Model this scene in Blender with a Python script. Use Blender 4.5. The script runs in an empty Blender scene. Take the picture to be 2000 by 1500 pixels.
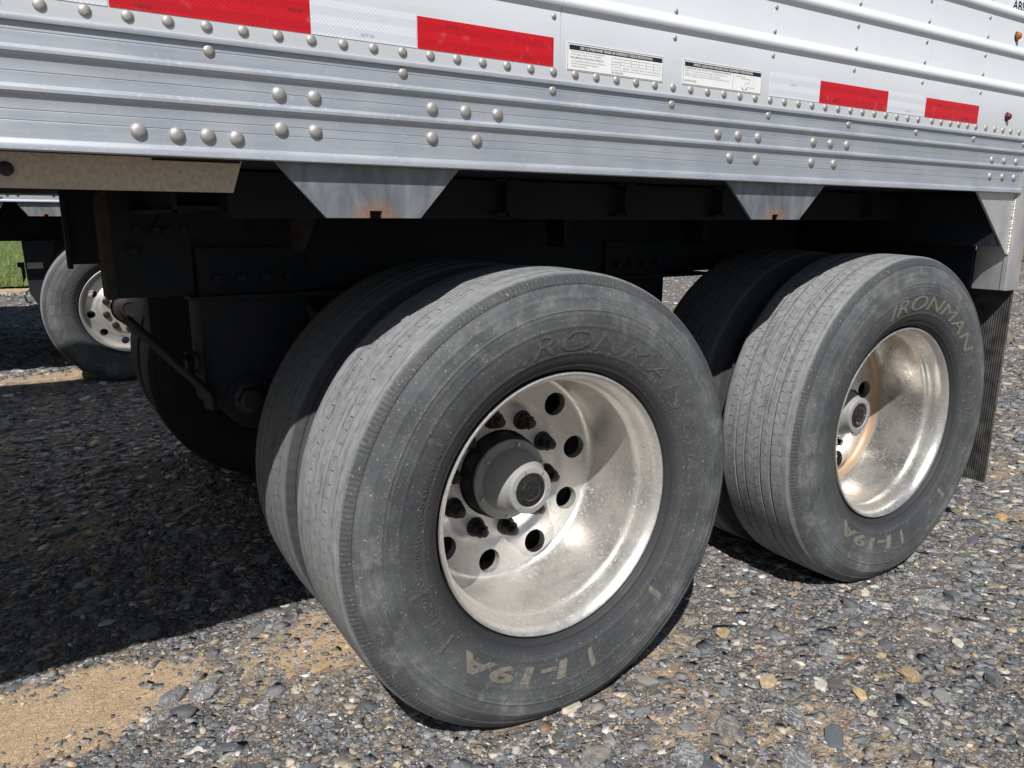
import bpy, bmesh, math, random
import numpy as np
from mathutils import Vector, Matrix
random.seed(7); RNG = np.random.default_rng(11)
R = math.radians
S = bpy.context.scene
COL = S.collection

# ------------------------------------------------------------------ camera
CAM = np.array([-0.9151, -1.2102, 1.1032]); YAW, PITCH, ROLL = 0.5695, 0.2189, 0.0042
cd = bpy.data.cameras.new('camera'); cam = bpy.data.objects.new('camera', cd); COL.objects.link(cam)
cd.sensor_width = 36.0; cd.lens = 36.0 * 1458.23 / 2000.0; cd.clip_start = 0.02; cd.clip_end = 2000
fw = Vector((math.sin(YAW)*math.cos(PITCH), math.cos(YAW)*math.cos(PITCH), -math.sin(PITCH)))
rt = Vector((math.cos(YAW), -math.sin(YAW), 0)); up = rt.cross(fw)
r2 = math.cos(ROLL)*rt + math.sin(ROLL)*up; u2 = -math.sin(ROLL)*rt + math.cos(ROLL)*up
M = Matrix.Identity(4)
for i in range(3):
    M[i][0] = r2[i]; M[i][1] = u2[i]; M[i][2] = -fw[i]; M[i][3] = CAM[i]
cam.matrix_world = M
S.camera = cam

# ------------------------------------------------------------------ sky, sun, exposure
SUN = Vector((0.556, 0.678, -1.0)).normalized()          # direction the light travels
ELEV = math.asin(-SUN.z); AZ = math.atan2(-SUN.x, -SUN.y)
W = bpy.data.worlds.new('World'); S.world = W; W.use_nodes = True
wn = W.node_tree; bgn = wn.nodes['Background']
sky = wn.nodes.new('ShaderNodeTexSky'); sky.sky_type = 'NISHITA'; sky.sun_disc = False
sky.sun_elevation = ELEV; sky.sun_rotation = AZ; sky.altitude = 100; sky.air_density = 1.0; sky.dust_density = 0.6
wn.links.new(sky.outputs[0], bgn.inputs[0]); bgn.inputs[1].default_value = 0.052
sl = bpy.data.lights.new('sun', 'SUN'); sl.energy = 5.0; sl.angle = R(0.53); sl.color = (1.0, 0.975, 0.945)
sun = bpy.data.objects.new('sun', sl); COL.objects.link(sun); sun.location = (-6, -7, 12)
sun.rotation_euler = SUN.to_track_quat('-Z', 'Y').to_euler()
S.view_settings.view_transform = 'Standard'; S.view_settings.look = 'None'
S.view_settings.exposure = 0.22; S.view_settings.gamma = 1.0; S.view_settings.use_curve_mapping = False
S.render.resolution_x = 1024; S.render.resolution_y = 768

# ------------------------------------------------------------------ calibrated measures (metres)
AX = 0.49                 # axle height
XA2 = 1.2668              # second axle
YR = 0.0158               # outer rim flange plane
ZB, ZT = 1.1875, 1.3498   # bottom rail
XEND = 1.797              # rear end of the rail
XFRONT = -10.0
WID = 2.6

# ------------------------------------------------------------------ material helpers
class NT:
    def __init__(s, name):
        s.m = bpy.data.materials.new(name); s.m.use_nodes = True; s.t = s.m.node_tree
        s.b = s.t.nodes['Principled BSDF']
    def n(s, typ, **kw):
        nd = s.t.nodes.new(typ)
        for k, v in kw.items(): setattr(nd, k, v)
        return nd
    def l(s, a, b): s.t.links.new(a, b)
    def inp(s, sock, v):
        if hasattr(v, 'is_output') or isinstance(v, bpy.types.NodeSocket): s.l(v, sock)
        else: sock.default_value = v
    def coord(s, kind='Object'): return s.n('ShaderNodeTexCoord').outputs[kind]
    def attr(s, name, out='Fac'):
        a = s.n('ShaderNodeAttribute'); a.attribute_name = name; return a.outputs[out]
    def mapping(s, vec, scale=(1, 1, 1), loc=(0, 0, 0)):
        m = s.n('ShaderNodeMapping'); s.l(vec, m.inputs[0]); m.inputs['Scale'].default_value = scale; m.inputs['Location'].default_value = loc
        return m.outputs[0]
    def noise(s, vec, scale, detail=4, rough=.55, out='Fac', dist=0):
        t = s.n('ShaderNodeTexNoise'); s.l(vec, t.inputs['Vector']); t.inputs['Scale'].default_value = scale
        t.inputs['Detail'].default_value = detail; t.inputs['Roughness'].default_value = rough; t.inputs['Distortion'].default_value = dist
        return t.outputs[out]
    def vor(s, vec, scale, out='Distance', feature='F1', rnd=1.0):
        t = s.n('ShaderNodeTexVoronoi'); t.feature = feature; s.l(vec, t.inputs['Vector']); t.inputs['Scale'].default_value = scale
        t.inputs['Randomness'].default_value = rnd
        return t.outputs[out]
    def ramp(s, f, pts, interp='LINEAR'):
        r = s.n('ShaderNodeValToRGB'); s.l(f, r.inputs[0]); e = r.color_ramp.elements; r.color_ramp.interpolation = interp
        while len(e) < len(pts): e.new(0.5)
        for i, (p, c) in enumerate(pts):
            e[i].position = p; e[i].color = (c, c, c, 1) if isinstance(c, (int, float)) else (*c, 1)
        return r.outputs[0]
    def math(s, op, a, b=None, c=None, clamp=False):
        m = s.n('ShaderNodeMath'); m.operation = op; m.use_clamp = clamp
        for i, v in enumerate((a, b, c)):
            if v is not None: s.inp(m.inputs[i], v)
        return m.outputs[0]
    def mix(s, f, a, b, mode='MIX'):
        m = s.n('ShaderNodeMix'); m.data_type = 'RGBA'; m.blend_type = mode
        s.inp(m.inputs[0], f)
        for sk, v in ((m.inputs[6], a), (m.inputs[7], b)):
            if isinstance(v, tuple): v = (*v, 1) if len(v) == 3 else v
            s.inp(sk, v)
        return m.outputs[2]
    def bump(s, h, strength=.5, dist=.002, prev=None):
        b = s.n('ShaderNodeBump'); s.l(h, b.inputs['Height']); b.inputs['Strength'].default_value = strength; b.inputs['Distance'].default_value = dist
        if prev is not None: s.l(prev, b.inputs['Normal'])
        return b.outputs[0]
    def fin(s, color=None, rough=None, metal=None, normal=None, spec=None):
        for k, v in (('Base Color', color), ('Roughness', rough), ('Metallic', metal), ('Normal', normal), ('Specular IOR Level', spec)):
            if v is None: continue
            if isinstance(v, tuple): v = (*v, 1)
            s.inp(s.b.inputs[k], v)
        return s.m

def mat_plain(name, col, rough=.6, metal=0.0, var=.25, scale=30, bump=.0):
    t = NT(name); v = t.coord(); n = t.noise(v, scale, 5)
    c = t.mix(t.ramp(n, [(.3, 0), (.7, 1)]), tuple(x*(1-var) for x in col), tuple(min(1, x*(1+var)) for x in col))
    return t.fin(c, rough, metal, t.bump(n, bump, .002) if bump else None)

def mat_white_paint():
    t = NT('white_paint'); v = t.coord(); n = t.noise(v, 3.0, 6); n2 = t.noise(v, 90, 3)
    n3 = t.noise(t.mapping(v, (1.5, 1, 14)), 3, 5)
    c = t.mix(t.ramp(n, [(.35, 0), (.75, 1)]), (.665, .69, .72), (.62, .645, .67))
    c = t.mix(t.ramp(n3, [(.55, 0), (.8, .35)]), c, (.53, .535, .53))
    c = t.mix(t.ramp(n2, [(.74, 0), (.8, .5)]), c, (.40, .38, .35))
    return t.fin(c, t.ramp(n, [(.3, .28), (.7, .42)]), 0.0, t.bump(n, .06, .01))

def mat_alu(name, base=(.62, .63, .645), rough=(.32, .5), metal=.9, dust=.25, dustcol=(.42, .38, .32), streak=(60, 4, 4), grime=None):
    t = NT(name); v = t.coord()
    n = t.noise(t.mapping(v, streak), 3.0, 6); n2 = t.noise(v, 140, 3, .6); n3 = t.noise(v, 9, 5)
    d = t.math('MULTIPLY', t.ramp(n3, [(.38, 0), (.72, 1)]), dust, clamp=True)
    sp = t.ramp(n2, [(.58, 0), (.68, .7)])
    d = t.math('MAXIMUM', d, t.math('MULTIPLY', sp, min(1, dust*2.2)))
    c = t.mix(t.ramp(n, [(.3, 0), (.7, 1)]), tuple(x*.86 for x in base), base)
    c = t.mix(d, c, dustcol)
    oi = t.n('ShaderNodeObjectInfo'); c = t.mix(t.math('MULTIPLY', oi.outputs['Random'], .28), c, dustcol)
    m = t.math('MULTIPLY_ADD', d, -metal*.9, metal, clamp=True)
    r = t.math('ADD', t.ramp(n, [(.25, rough[0]), (.75, rough[1])]), t.math('MULTIPLY', d, .3), clamp=True)
    return t.fin(c, r, m, t.bump(n2, .08, .001))

def mat_rim(name, rough, dust, stain=0.0):
    # rim: 'rr' attribute = distance in from the flange, used for a dirt stain that sits in the corner of the dish
    t = NT(name); v = t.coord()
    n = t.noise(v, 7, 6); n2 = t.noise(v, 160, 2, .7); n3 = t.noise(v, 34, 5, .7)
    d = t.math('MULTIPLY', t.ramp(n, [(.35, .25), (.7, 1)]), dust, clamp=True)
    d = t.math('MAXIMUM', d, t.math('MULTIPLY', t.ramp(n2, [(.60, 0), (.68, .8)]), min(1, dust*1.5)))
    c = t.mix(d, (.74, .73, .71), (.40, .35, .275))
    spots = t.ramp(t.noise(v, 210, 2, .8), [(.575, 0), (.635, .8)]); spots = t.math('MULTIPLY', spots, t.ramp(n, [(.40, .1), (.62, 1)])); c = t.mix(t.math('MULTIPLY', spots, min(1, dust*1.6)), c, (.20, .155, .11)); d = t.math('MAXIMUM', d, t.math('MULTIPLY', spots, min(1, dust*1.6)))
    pale = t.ramp(t.noise(v, 130, 3, .75), [(.575, 0), (.63, .7)]); c = t.mix(t.math('MULTIPLY', pale, min(1, dust*1.8)), c, (.72, .68, .60)); d = t.math('MAXIMUM', d, t.math('MULTIPLY', pale, min(1, dust*1.8)))
    rr = t.attr('rr')
    if stain:
        w = t.math('ADD', rr, t.math('MULTIPLY', t.math('SUBTRACT', n3, .5), .02))
        k = t.ramp(w, [(.205, 0), (.225, 1), (.243, 1), (.252, 0)])
        k = t.math('MULTIPLY', k, stain); c = t.mix(k, c, (.30, .165, .065)); d = t.math('MAXIMUM', d, k)
    m = t.math('SUBTRACT', 1.0, t.math('MULTIPLY', d, .92), clamp=True)
    r = t.math('ADD', t.ramp(n3, [(.3, rough[0]), (.7, rough[1])]), t.math('MULTIPLY', d, .25), clamp=True)
    return t.fin(c, r, m, t.bump(n3, .03, .002))

def mat_rubber(name, kind):
    # attributes: tu = arc length round the tyre (m), tr = radius, td = distance in from the flange plane
    t = NT(name); tu, tr, td = t.attr('tu'), t.attr('tr'), t.attr('td')
    v = t.coord()
    cv = t.n('ShaderNodeCombineXYZ'); t.l(t.math('MULTIPLY', tu, 6.0), cv.inputs[0]); t.l(t.math('MULTIPLY', tr, 150.0), cv.inputs[1]); t.l(t.math('MULTIPLY', td, 150.0), cv.inputs[2])
    streak = t.noise(cv.outputs[0], 1.0, 5, .6)
    blot = t.noise(v, 11, 7, .65); fine = t.noise(v, 220, 3, .7); mid = t.noise(v, 45, 5, .7)
    clean = (.026, .0265, .028)
    side = t.ramp(blot, [(.28, .05), (.5, .5), (.75, 1.0)])
    side = t.math('MULTIPLY', side, t.ramp(streak, [(.3, .45), (.65, 1.0)]))
    sidec = t.mix(side, (.052, .055, .059), (.205, .212, .212))
    sidec = t.mix(t.ramp(t.noise(v, 26, 6, .7), [(.52, 0), (.70, .55)]), sidec, (.29, .295, .28))
    ring = t.ramp(tr, [(.335, .10), (.395, .45), (.440, 1.0), (.478, .95), (.487, .30), (.500, .25)]); broad = t.ramp(t.noise(v, 2.6, 3, .5), [(.36, .25), (.62, 1.0)])
    sidec = t.mix(t.math('MULTIPLY', ring, t.math('MULTIPLY', broad, 1.0)), (.046, .048, .051), sidec)
    scr = t.n('ShaderNodeCombineXYZ'); t.l(t.math('MULTIPLY', tu, 40.0), scr.inputs[0]); t.l(t.math('MULTIPLY', tr, 900.0), scr.inputs[1])
    sidec = t.mix(t.ramp(t.noise(scr.outputs[0], 1.0, 3, .6), [(.66, 0), (.72, .45)]), sidec, (.30, .285, .25))
    sidec = t.mix(t.ramp(fine, [(.63, 0), (.70, .75)]), sidec, (.40, .39, .35))
    mud = t.math('MULTIPLY', t.ramp(mid, [(.60, 0), (.72, 1)]), t.ramp(blot, [(.52, 0), (.66, .75)]))
    sidec = t.mix(mud, sidec, (.26, .225, .165))
    # tread running surface: pale, scuffed
    tb = t.math('ADD', t.math('MULTIPLY', streak, .6), t.math('MULTIPLY', mid, .5))
    treadc = t.mix(t.ramp(tb, [(.36, 0), (.52, .5), (.74, 1)]), (.090, .093, .097), (.300, .308, .308))
    treadc = t.mix(t.ramp(fine, [(.62, 0), (.72, .5)]), treadc, (.33, .32, .29))
    istread = t.ramp(t.math('SUBTRACT', tr, .5015), [(.0, 0), (.006, 1)])
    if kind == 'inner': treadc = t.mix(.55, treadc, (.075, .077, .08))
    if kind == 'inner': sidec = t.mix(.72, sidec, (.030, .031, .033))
    col = t.mix(istread, sidec, treadc)
    # bare strip by the rim is rubbed clean and dark
    near = t.ramp(t.math('SUBTRACT', tr, .300), [(.0, 1), (.018, .85), (.036, 0)])
    col = t.mix(near, col, clean)
    # fine sipes cut across the tread (dust-free rubber, shade inside painted black)
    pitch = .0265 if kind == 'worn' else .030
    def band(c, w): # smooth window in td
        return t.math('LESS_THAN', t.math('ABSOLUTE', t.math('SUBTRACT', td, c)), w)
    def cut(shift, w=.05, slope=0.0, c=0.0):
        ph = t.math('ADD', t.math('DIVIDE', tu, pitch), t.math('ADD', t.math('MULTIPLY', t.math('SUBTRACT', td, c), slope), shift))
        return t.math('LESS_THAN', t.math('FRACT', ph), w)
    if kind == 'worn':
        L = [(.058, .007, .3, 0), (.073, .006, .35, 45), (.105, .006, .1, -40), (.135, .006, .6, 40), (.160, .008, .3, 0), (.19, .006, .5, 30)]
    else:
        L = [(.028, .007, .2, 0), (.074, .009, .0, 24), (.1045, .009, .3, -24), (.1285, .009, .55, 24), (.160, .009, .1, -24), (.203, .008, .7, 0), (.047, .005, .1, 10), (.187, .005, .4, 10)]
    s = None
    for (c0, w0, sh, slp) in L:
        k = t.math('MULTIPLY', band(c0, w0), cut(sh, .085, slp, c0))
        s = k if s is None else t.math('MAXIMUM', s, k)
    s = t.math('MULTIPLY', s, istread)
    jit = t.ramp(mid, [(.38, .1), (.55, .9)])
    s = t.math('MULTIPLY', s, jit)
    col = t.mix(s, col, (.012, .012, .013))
    h = t.math('ADD', t.math('MULTIPLY', fine, .25), t.math('SUBTRACT', t.math('MULTIPLY', mid, .5), t.math('MULTIPLY', s, 1.2)))
    rough = t.ramp(side, [(0, .55), (1, .85)])
    return t.fin(col, rough, 0, t.bump(h, .45, .0012), .35)

def mat_galv():
    t = NT('galvanised_steel'); v = t.coord('Object')
    n = t.noise(t.mapping(v, (12, 12, 4)), 2.2, 6, .6, dist=.8); n2 = t.noise(v, 120, 4)
    c = t.mix(t.ramp(n, [(.3, 0), (.72, 1)]), (.13, .145, .16), (.30, .32, .335))
    # rust round the notch in the lower edge: object origin sits at the notch
    ln = t.n('ShaderNodeVectorMath'); ln.operation = 'LENGTH'; t.l(t.mapping(v, (1.0, 1, 1.5)), ln.inputs[0])
    k = t.math('ADD', ln.outputs['Value'], t.math('MULTIPLY', t.math('SUBTRACT', n2, .5), .05))
    rust = t.ramp(k, [(.012, 1), (.034, .55), (.055, 0)])
    c = t.mix(rust, c, t.mix(n2, (.10, .045, .025), (.36, .19, .12)))
    m = t.math('MULTIPLY_ADD', rust, -.55, .55, clamp=True)
    return t.fin(c, t.ramp(n, [(.3, .42), (.7, .6)]), m, t.bump(n2, .15, .001))

def mat_black_frame():
    t = NT('black_underframe_paint'); v = t.coord(); n = t.noise(v, 6, 6, .65); n2 = t.noise(v, 60, 4)
    c = t.mix(t.ramp(n, [(.5, 0), (.8, .5)]), (.0085, .0115, .0165), (.034, .027, .022))
    c = t.mix(t.ramp(n2, [(.66, 0), (.75, .35)]), c, (.028, .028, .028))
    return t.fin(c, .70, 0, t.bump(n2, .15, .002), .3)

def mat_ground():
    t = NT('gravel_ground'); v = t.coord('Object'); gm = t.attr('dirt')
    wv = t.n('ShaderNodeVectorMath'); wv.operation = 'MULTIPLY_ADD'; t.l(t.noise(v, 22, 3, .6, 'Color'), wv.inputs[0]); wv.inputs[1].default_value = (.03, .03, .03); t.l(v, wv.inputs[2]); w = wv.outputs[0]
    w = t.mapping(w, (1.0, 1.35, .5))
    big = t.noise(v, 1.3, 5, .6); mid = t.noise(v, 12, 6, .65); fine = t.noise(v, 330, 3, .7); fl = t.noise(v, 70, 5, .7)
    pts = [(0, (.070, .076, .084)), (.28, (.105, .111, .119)), (.52, (.150, .150, .148)), (.68, (.20, .165, .125)), (.78, (.30, .225, .145)), (.86, (.125, .13, .135)), (.95, (.42, .37, .30)), (.985, (.56, .54, .50))]
    def layer(sc):
        c_ = t.vor(w, sc, 'Color'); s_ = t.n('ShaderNodeSeparateColor'); t.l(c_, s_.inputs[0])
        return t.ramp(s_.outputs[0], pts, 'CONSTANT'), t.vor(w, sc, 'Distance', 'DISTANCE_TO_EDGE'), s_
    gA, eA, sA = layer(34); gB, eB, sB = layer(85); gC, eC, sp = layer(210)
    selA = t.ramp(sA.outputs[1], [(.62, 0), (.63, 1)]); selB = t.ramp(sB.outputs[1], [(.45, 0), (.46, 1)])
    g = t.mix(selB, gC, gB); g = t.mix(selA, g, gA)
    vein = t.ramp(t.math('ABSOLUTE', t.math('SUBTRACT', t.noise(v, 40, 3, .6, dist=1.2), .5)), [(.004, 1), (.014, 0)])
    g = t.mix(t.math('MULTIPLY', vein, t.math('MULTIPLY', selA, .7)), g, (.55, .53, .49))
    g = t.mix(t.ramp(fl, [(.35, .0), (.75, .55)]), g, t.mix(1.0, g, (1.5, 1.45, 1.4), 'MULTIPLY'))
    dirtc = t.mix(mid, (.43, .30, .18), (.60, .44, .285))
    dirtc = t.mix(t.ramp(fl, [(.45, 0), (.75, .7)]), dirtc, (.62, .465, .305))
    dirtc = t.mix(t.math('MULTIPLY', t.ramp(sp.outputs[2], [(.86, 0), (.88, 1)]), .6), dirtc, (.24, .21, .17))
    k = t.math('ADD', t.math('MULTIPLY', gm, 1.6), t.math('MULTIPLY', t.math('SUBTRACT', mid, .5), 1.1))
    k = t.ramp(k, [(.22, 0), (.62, 1)])
    rustk = t.ramp(t.noise(v, 5.0, 7, .75), [(.47, 0), (.68, .60)])
    g = t.mix(rustk, g, t.mix(mid, (.20, .125, .08), (.36, .26, .17)))
    c = t.mix(k, g, dirtc)
    tA = t.math('MULTIPLY', t.ramp(eA, [(0, 0), (.12, 1)]), t.math('MULTIPLY', selA, 1.6)); tB = t.math('MULTIPLY', t.ramp(eB, [(0, 0), (.15, 1)]), t.math('MULTIPLY', selB, .8)); tC = t.math('MULTIPLY', t.ramp(eC, [(0, 0), (.2, 1)]), .4)
    h = t.math('ADD', t.math('MAXIMUM', tA, t.math('MAXIMUM', tB, tC)), t.math('MULTIPLY', fl, .35))
    crack = t.ramp(t.vor(w, 16, 'Distance', 'DISTANCE_TO_EDGE'), [(0, 0), (.012, 1)])
    hd = t.math('ADD', t.math('MULTIPLY', crack, .5), t.math('ADD', t.math('MULTIPLY', tC, .8), t.math('MULTIPLY', fl, 1.2)))
    h = t.mix(k, h, hd)
    return t.fin(c, .9, 0, t.bump(h, .9, .005), .25)

def mat_stone():
    t = NT('crushed_stone'); v = t.coord('Object'); a = t.attr('scol', 'Color'); vn = t.attr('svein')
    n = t.noise(v, 90, 5, .65); n2 = t.noise(v, 28, 4, .6, dist=1.5)
    c = t.mix(t.ramp(n, [(.3, 0), (.72, 1)]), t.mix(1.0, a, (.66, .66, .68), 'MULTIPLY'), t.mix(1.0, a, (1.35, 1.32, 1.28), 'MULTIPLY'))
    lay = t.ramp(t.noise(t.mapping(t.coord('Object'), (8, 70, 70)), 3.0, 5, .65), [(.35, .78), (.65, 1.2)]); c = t.mix(.55, c, t.mix(1.0, c, lay, 'MULTIPLY'))
    line = t.ramp(t.math('ABSOLUTE', t.math('SUBTRACT', n2, .5)), [(.006, 1), (.022, 0)])
    c = t.mix(t.math('MULTIPLY', line, vn), c, (.52, .51, .48))
    dust = t.ramp(t.noise(v, 14, 6, .7), [(.44, 0), (.72, .6)])
    c = t.mix(dust, c, (.235, .205, .165))
    return t.fin(c, .78, 0, t.bump(n, .5, .003), .35)

def mat_tape(name, base, alt, line):
    t = NT(name); v = t.coord('Object'); sx = t.n('ShaderNodeSeparateXYZ'); t.l(v, sx.inputs[0])
    p = .0064
    a = t.math('FRACT', t.math('DIVIDE', t.math('ADD', sx.outputs[0], sx.outputs[2]), p))
    b = t.math('FRACT', t.math('DIVIDE', t.math('SUBTRACT', sx.outputs[0], sx.outputs[2]), p))
    g = t.math('MAXIMUM', t.math('LESS_THAN', a, .16), t.math('LESS_THAN', b, .16))
    st = t.ramp(t.math('FRACT', t.math('DIVIDE', t.math('ADD', sx.outputs[2], .003), .0254)), [(.45, 0), (.55, 1)])
    c = t.mix(st, base, alt); c = t.mix(t.math('MULTIPLY', g, .95), c, line)
    n = t.noise(v, 40, 4); c = t.mix(t.ramp(n, [(.6, 0), (.8, .25)]), c, (.4, .38, .35))
    return t.fin(c, .32, 0, None, .5)

MT = dict(
    white=mat_white_paint(),
    rail=mat_alu('weathered_rail_aluminium', (.47, .505, .56), (.38, .54), .55, .28, (.50, .50, .50), (1.2, 8, 30)),
    rivet=mat_alu('rivet_aluminium', (.44, .44, .43), (.42, .58), .7, .45, (.34, .30, .25), (60, 60, 60)),
    steel_bolt=mat_alu('bolt_steel', (.55, .55, .54), (.25, .42), .9, .25, (.35, .27, .18), (60, 60, 60)),
    post=mat_alu('rear_post_aluminium', (.64, .645, .65), (.30, .45), .7, .35, (.52, .48, .42), (6, 6, 2)),
    skirt=mat_plain('dusty_white_skirt', (.47, .405, .325), .7, 0, .18, 150),
    rim1=mat_rim('dull_aluminium_wheel', (.28, .42), .46),
    rim2=mat_rim('polished_aluminium_wheel', (.18, .30), .36, .85),
    rimfar=mat_rim('satin_aluminium_wheel', (.26, .36), .35),
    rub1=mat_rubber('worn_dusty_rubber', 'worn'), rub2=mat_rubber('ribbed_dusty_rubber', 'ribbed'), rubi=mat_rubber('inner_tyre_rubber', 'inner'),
    letter=mat_plain('raised_letter_rubber', (.072, .071, .066), .8, 0, .35, 90),
    letter_tan=mat_plain('dusty_letter_rubber', (.150, .138, .112), .85, 0, .3, 120),
    hub=mat_alu('cast_hub_aluminium', (.23, .23, .235), (.5, .65), .10, .30, (.46, .45, .42), (70, 70, 70)),
    hubblack=mat_plain('black_hub_casting', (.012, .012, .013), .55, 0, .4, 60, .2),
    window=mat_plain('oily_hub_window', (.018, .018, .018), .12, 0, .5, 120),
    nut=mat_plain('rusty_black_lug_steel', (.022, .017, .015), .5, .2, .6, 150, .3),
    galv=mat_galv(), frame=mat_black_frame(),
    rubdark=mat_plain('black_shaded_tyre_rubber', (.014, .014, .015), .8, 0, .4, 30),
    rusty=mat_plain('rust_brown_steel', (.026, .020, .017), .8, 0, .4, 40, .2),
    flap=mat_plain('black_mudflap_rubber', (.060, .058, .054), .6, 0, .6, 25, .1),
    red=mat_tape('red_reflective_tape', (.60, .008, .016), (.50, .007, .014), (.36, .006, .010)),
    wtape=mat_tape('white_reflective_tape', (.70, .72, .75), (.60, .63, .68), (.50, .53, .58)),
    ink=mat_plain('black_print', (.014, .014, .016), .5, 0, .1), dim=mat_plain('faded_print', (.20, .20, .21), .6, 0, .2),
    paper=mat_plain('white_sticker', (.76, .76, .75), .4, 0, .04),
    amber=mat_plain('amber_lens', (.30, .085, .012), .12, 0, .2), redlens=mat_plain('red_lens', (.12, .008, .013), .12, 0, .2),
    gasket=mat_plain('black_rubber_gasket', (.015, .014, .014), .5),
    ground=mat_ground(), stone=mat_stone(),
    lawn=mat_plain('lawn_soil', (.10, .13, .035), .9, 0, .5, 3), blade=mat_plain('grass_blade', (.16, .21, .055), .7, 0, .5, 4),
    dark=mat_plain('underfloor_black', (.008, .008, .009), .8, 0, .4, 8),
    weld=mat_plain('weld_bead_metal', (.55, .52, .47), .45, .5, .25, 200, .5),
    tag=mat_plain('pale_brake_tag', (.62, .56, .46), .6),
)

# ------------------------------------------------------------------ mesh helpers
def mk(name, V, F, mat, parent=None, smooth=None, loc=None, kind=None, attrs=None):
    me = bpy.data.meshes.new(name); me.from_pydata([tuple(v) for v in V], [], [tuple(f) for f in F]); me.update()
    return ob(name, me, mat, parent, smooth, loc, kind, attrs)

def ob(name, me, mat=None, parent=None, smooth=None, loc=None, kind=None, attrs=None):
    if mat is not None and not me.materials: me.materials.append(mat)
    if smooth is not None:
        me.shade_smooth(); me.set_sharp_from_angle(angle=R(smooth))
    if attrs:
        for k, a in attrs.items():
            at = me.attributes.new(k, 'FLOAT', 'POINT'); at.data.foreach_set('value', np.asarray(a, dtype=np.float32))
    o = bpy.data.objects.new(name, me); COL.objects.link(o)
    if loc is not None: o.location = loc
    if parent is not None: o.parent = parent
    if kind: o['kind'] = kind
    return o

def empty(name, loc, label, cat):
    o = bpy.data.objects.new(name, None); COL.objects.link(o); o.location = loc
    o['label'] = label; o['category'] = cat; o.empty_display_size = .2
    return o

def box(x0, x1, y0, y1, z0, z1, bev=0.0):
    bm = bmesh.new(); bmesh.ops.create_cube(bm, size=1)
    for v in bm.verts:
        v.co = Vector(((x0+x1)/2+v.co.x*(x1-x0), (y0+y1)/2+v.co.y*(y1-y0), (z0+z1)/2+v.co.z*(z1-z0)))
    if bev: bmesh.ops.bevel(bm, geom=bm.edges[:], offset=bev, segments=2, affect='EDGES', profile=.6)
    return bm

def bmo(name, bm, mat, parent=None, smooth=None, loc=None, kind=None):
    bmesh.ops.recalc_face_normals(bm, faces=bm.faces[:])
    me = bpy.data.meshes.new(name); bm.to_mesh(me); bm.free()
    return ob(name, me, mat, parent, smooth, loc, kind)

def prism(poly, y0, y1, bev=0.0):
    """extrude an (x,z) polygon from y0 to y1"""
    bm = bmesh.new(); a = [bm.verts.new((p[0], y0, p[1])) for p in poly]; b = [bm.verts.new((p[0], y1, p[1])) for p in poly]
    bm.faces.new(a); bm.faces.new(b[::-1])
    n = len(poly)
    for i in range(n): bm.faces.new((a[i], b[i], b[(i+1) % n], a[(i+1) % n]))
    bmesh.ops.recalc_face_normals(bm, faces=bm.faces[:])
    if bev: bmesh.ops.bevel(bm, geom=bm.edges[:], offset=bev, segments=2, affect='EDGES', profile=.6)
    return bm

def extrude_x(prof, x0, x1):
    """closed (y,z) profile swept along x; capped"""
    n = len(prof); V = [(x0, y, z) for y, z in prof] + [(x1, y, z) for y, z in prof]
    F = [(i, (i+1) % n, n+(i+1) % n, n+i) for i in range(n)] + [tuple(range(n))[::-1], tuple(range(n, 2*n))]
    return V, F

def tube(pts, rad, seg=12, flat=1.0):
    bm = bmesh.new(); rings = []
    pts = [Vector(p) for p in pts]
    for i, p in enumerate(pts):
        d = (pts[min(i+1, len(pts)-1)] - pts[max(i-1, 0)]).normalized()
        a = d.cross(Vector((0, 0, 1)) if abs(d.z) < .9 else Vector((1, 0, 0))).normalized(); b = d.cross(a)
        r = rad[i] if isinstance(rad, (list, tuple)) else rad
        rings.append([bm.verts.new(p + a*math.cos(2*math.pi*k/seg)*r + b*math.sin(2*math.pi*k/seg)*r*flat) for k in range(seg)])
    for A, B in zip(rings, rings[1:]):
        for k in range(seg): bm.faces.new((A[k], A[(k+1) % seg], B[(k+1) % seg], B[k]))
    bm.faces.new(rings[0][::-1]); bm.faces.new(rings[-1])
    return bm

def revolve(prof, seg, a0=-math.pi/2):
    """prof: list of (depth y, radius); axis = Y; open seam at a0"""
    n = len(prof); P = np.array(prof); A = a0 + np.linspace(0, 2*math.pi, seg+1)
    V = np.empty((seg+1, n, 3)); V[:, :, 0] = np.cos(A)[:, None]*P[None, :, 1]; V[:, :, 2] = np.sin(A)[:, None]*P[None, :, 1]; V[:, :, 1] = P[None, :, 0]
    idx = np.arange((seg+1)*n).reshape(seg+1, n)
    F = np.stack([idx[:-1, :-1], idx[:-1, 1:], idx[1:, 1:], idx[1:, :-1]], -1).reshape(-1, 4)
    return V, F, A

def mesh_np(name, V, F, mat, parent=None, smooth=None, loc=None, attrs=None, kind=None, cols=None):
    V = np.ascontiguousarray(V.reshape(-1, 3), dtype=np.float32); F = np.ascontiguousarray(F, dtype=np.int32); k = F.shape[1]
    me = bpy.data.meshes.new(name); me.vertices.add(len(V)); me.vertices.foreach_set('co', V.ravel())
    me.loops.add(F.size); me.loops.foreach_set('vertex_index', F.ravel())
    me.polygons.add(len(F)); me.polygons.foreach_set('loop_start', np.arange(0, F.size, k, dtype=np.int32))
    me.update(calc_edges=True)
    if cols is not None:
        for nm, c in cols.items():
            at = me.attributes.new(nm, 'FLOAT_COLOR', 'POINT'); at.data.foreach_set('color', np.ascontiguousarray(c, dtype=np.float32).ravel())
    return ob(name, me, mat, parent, smooth, loc, kind, attrs)

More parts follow.
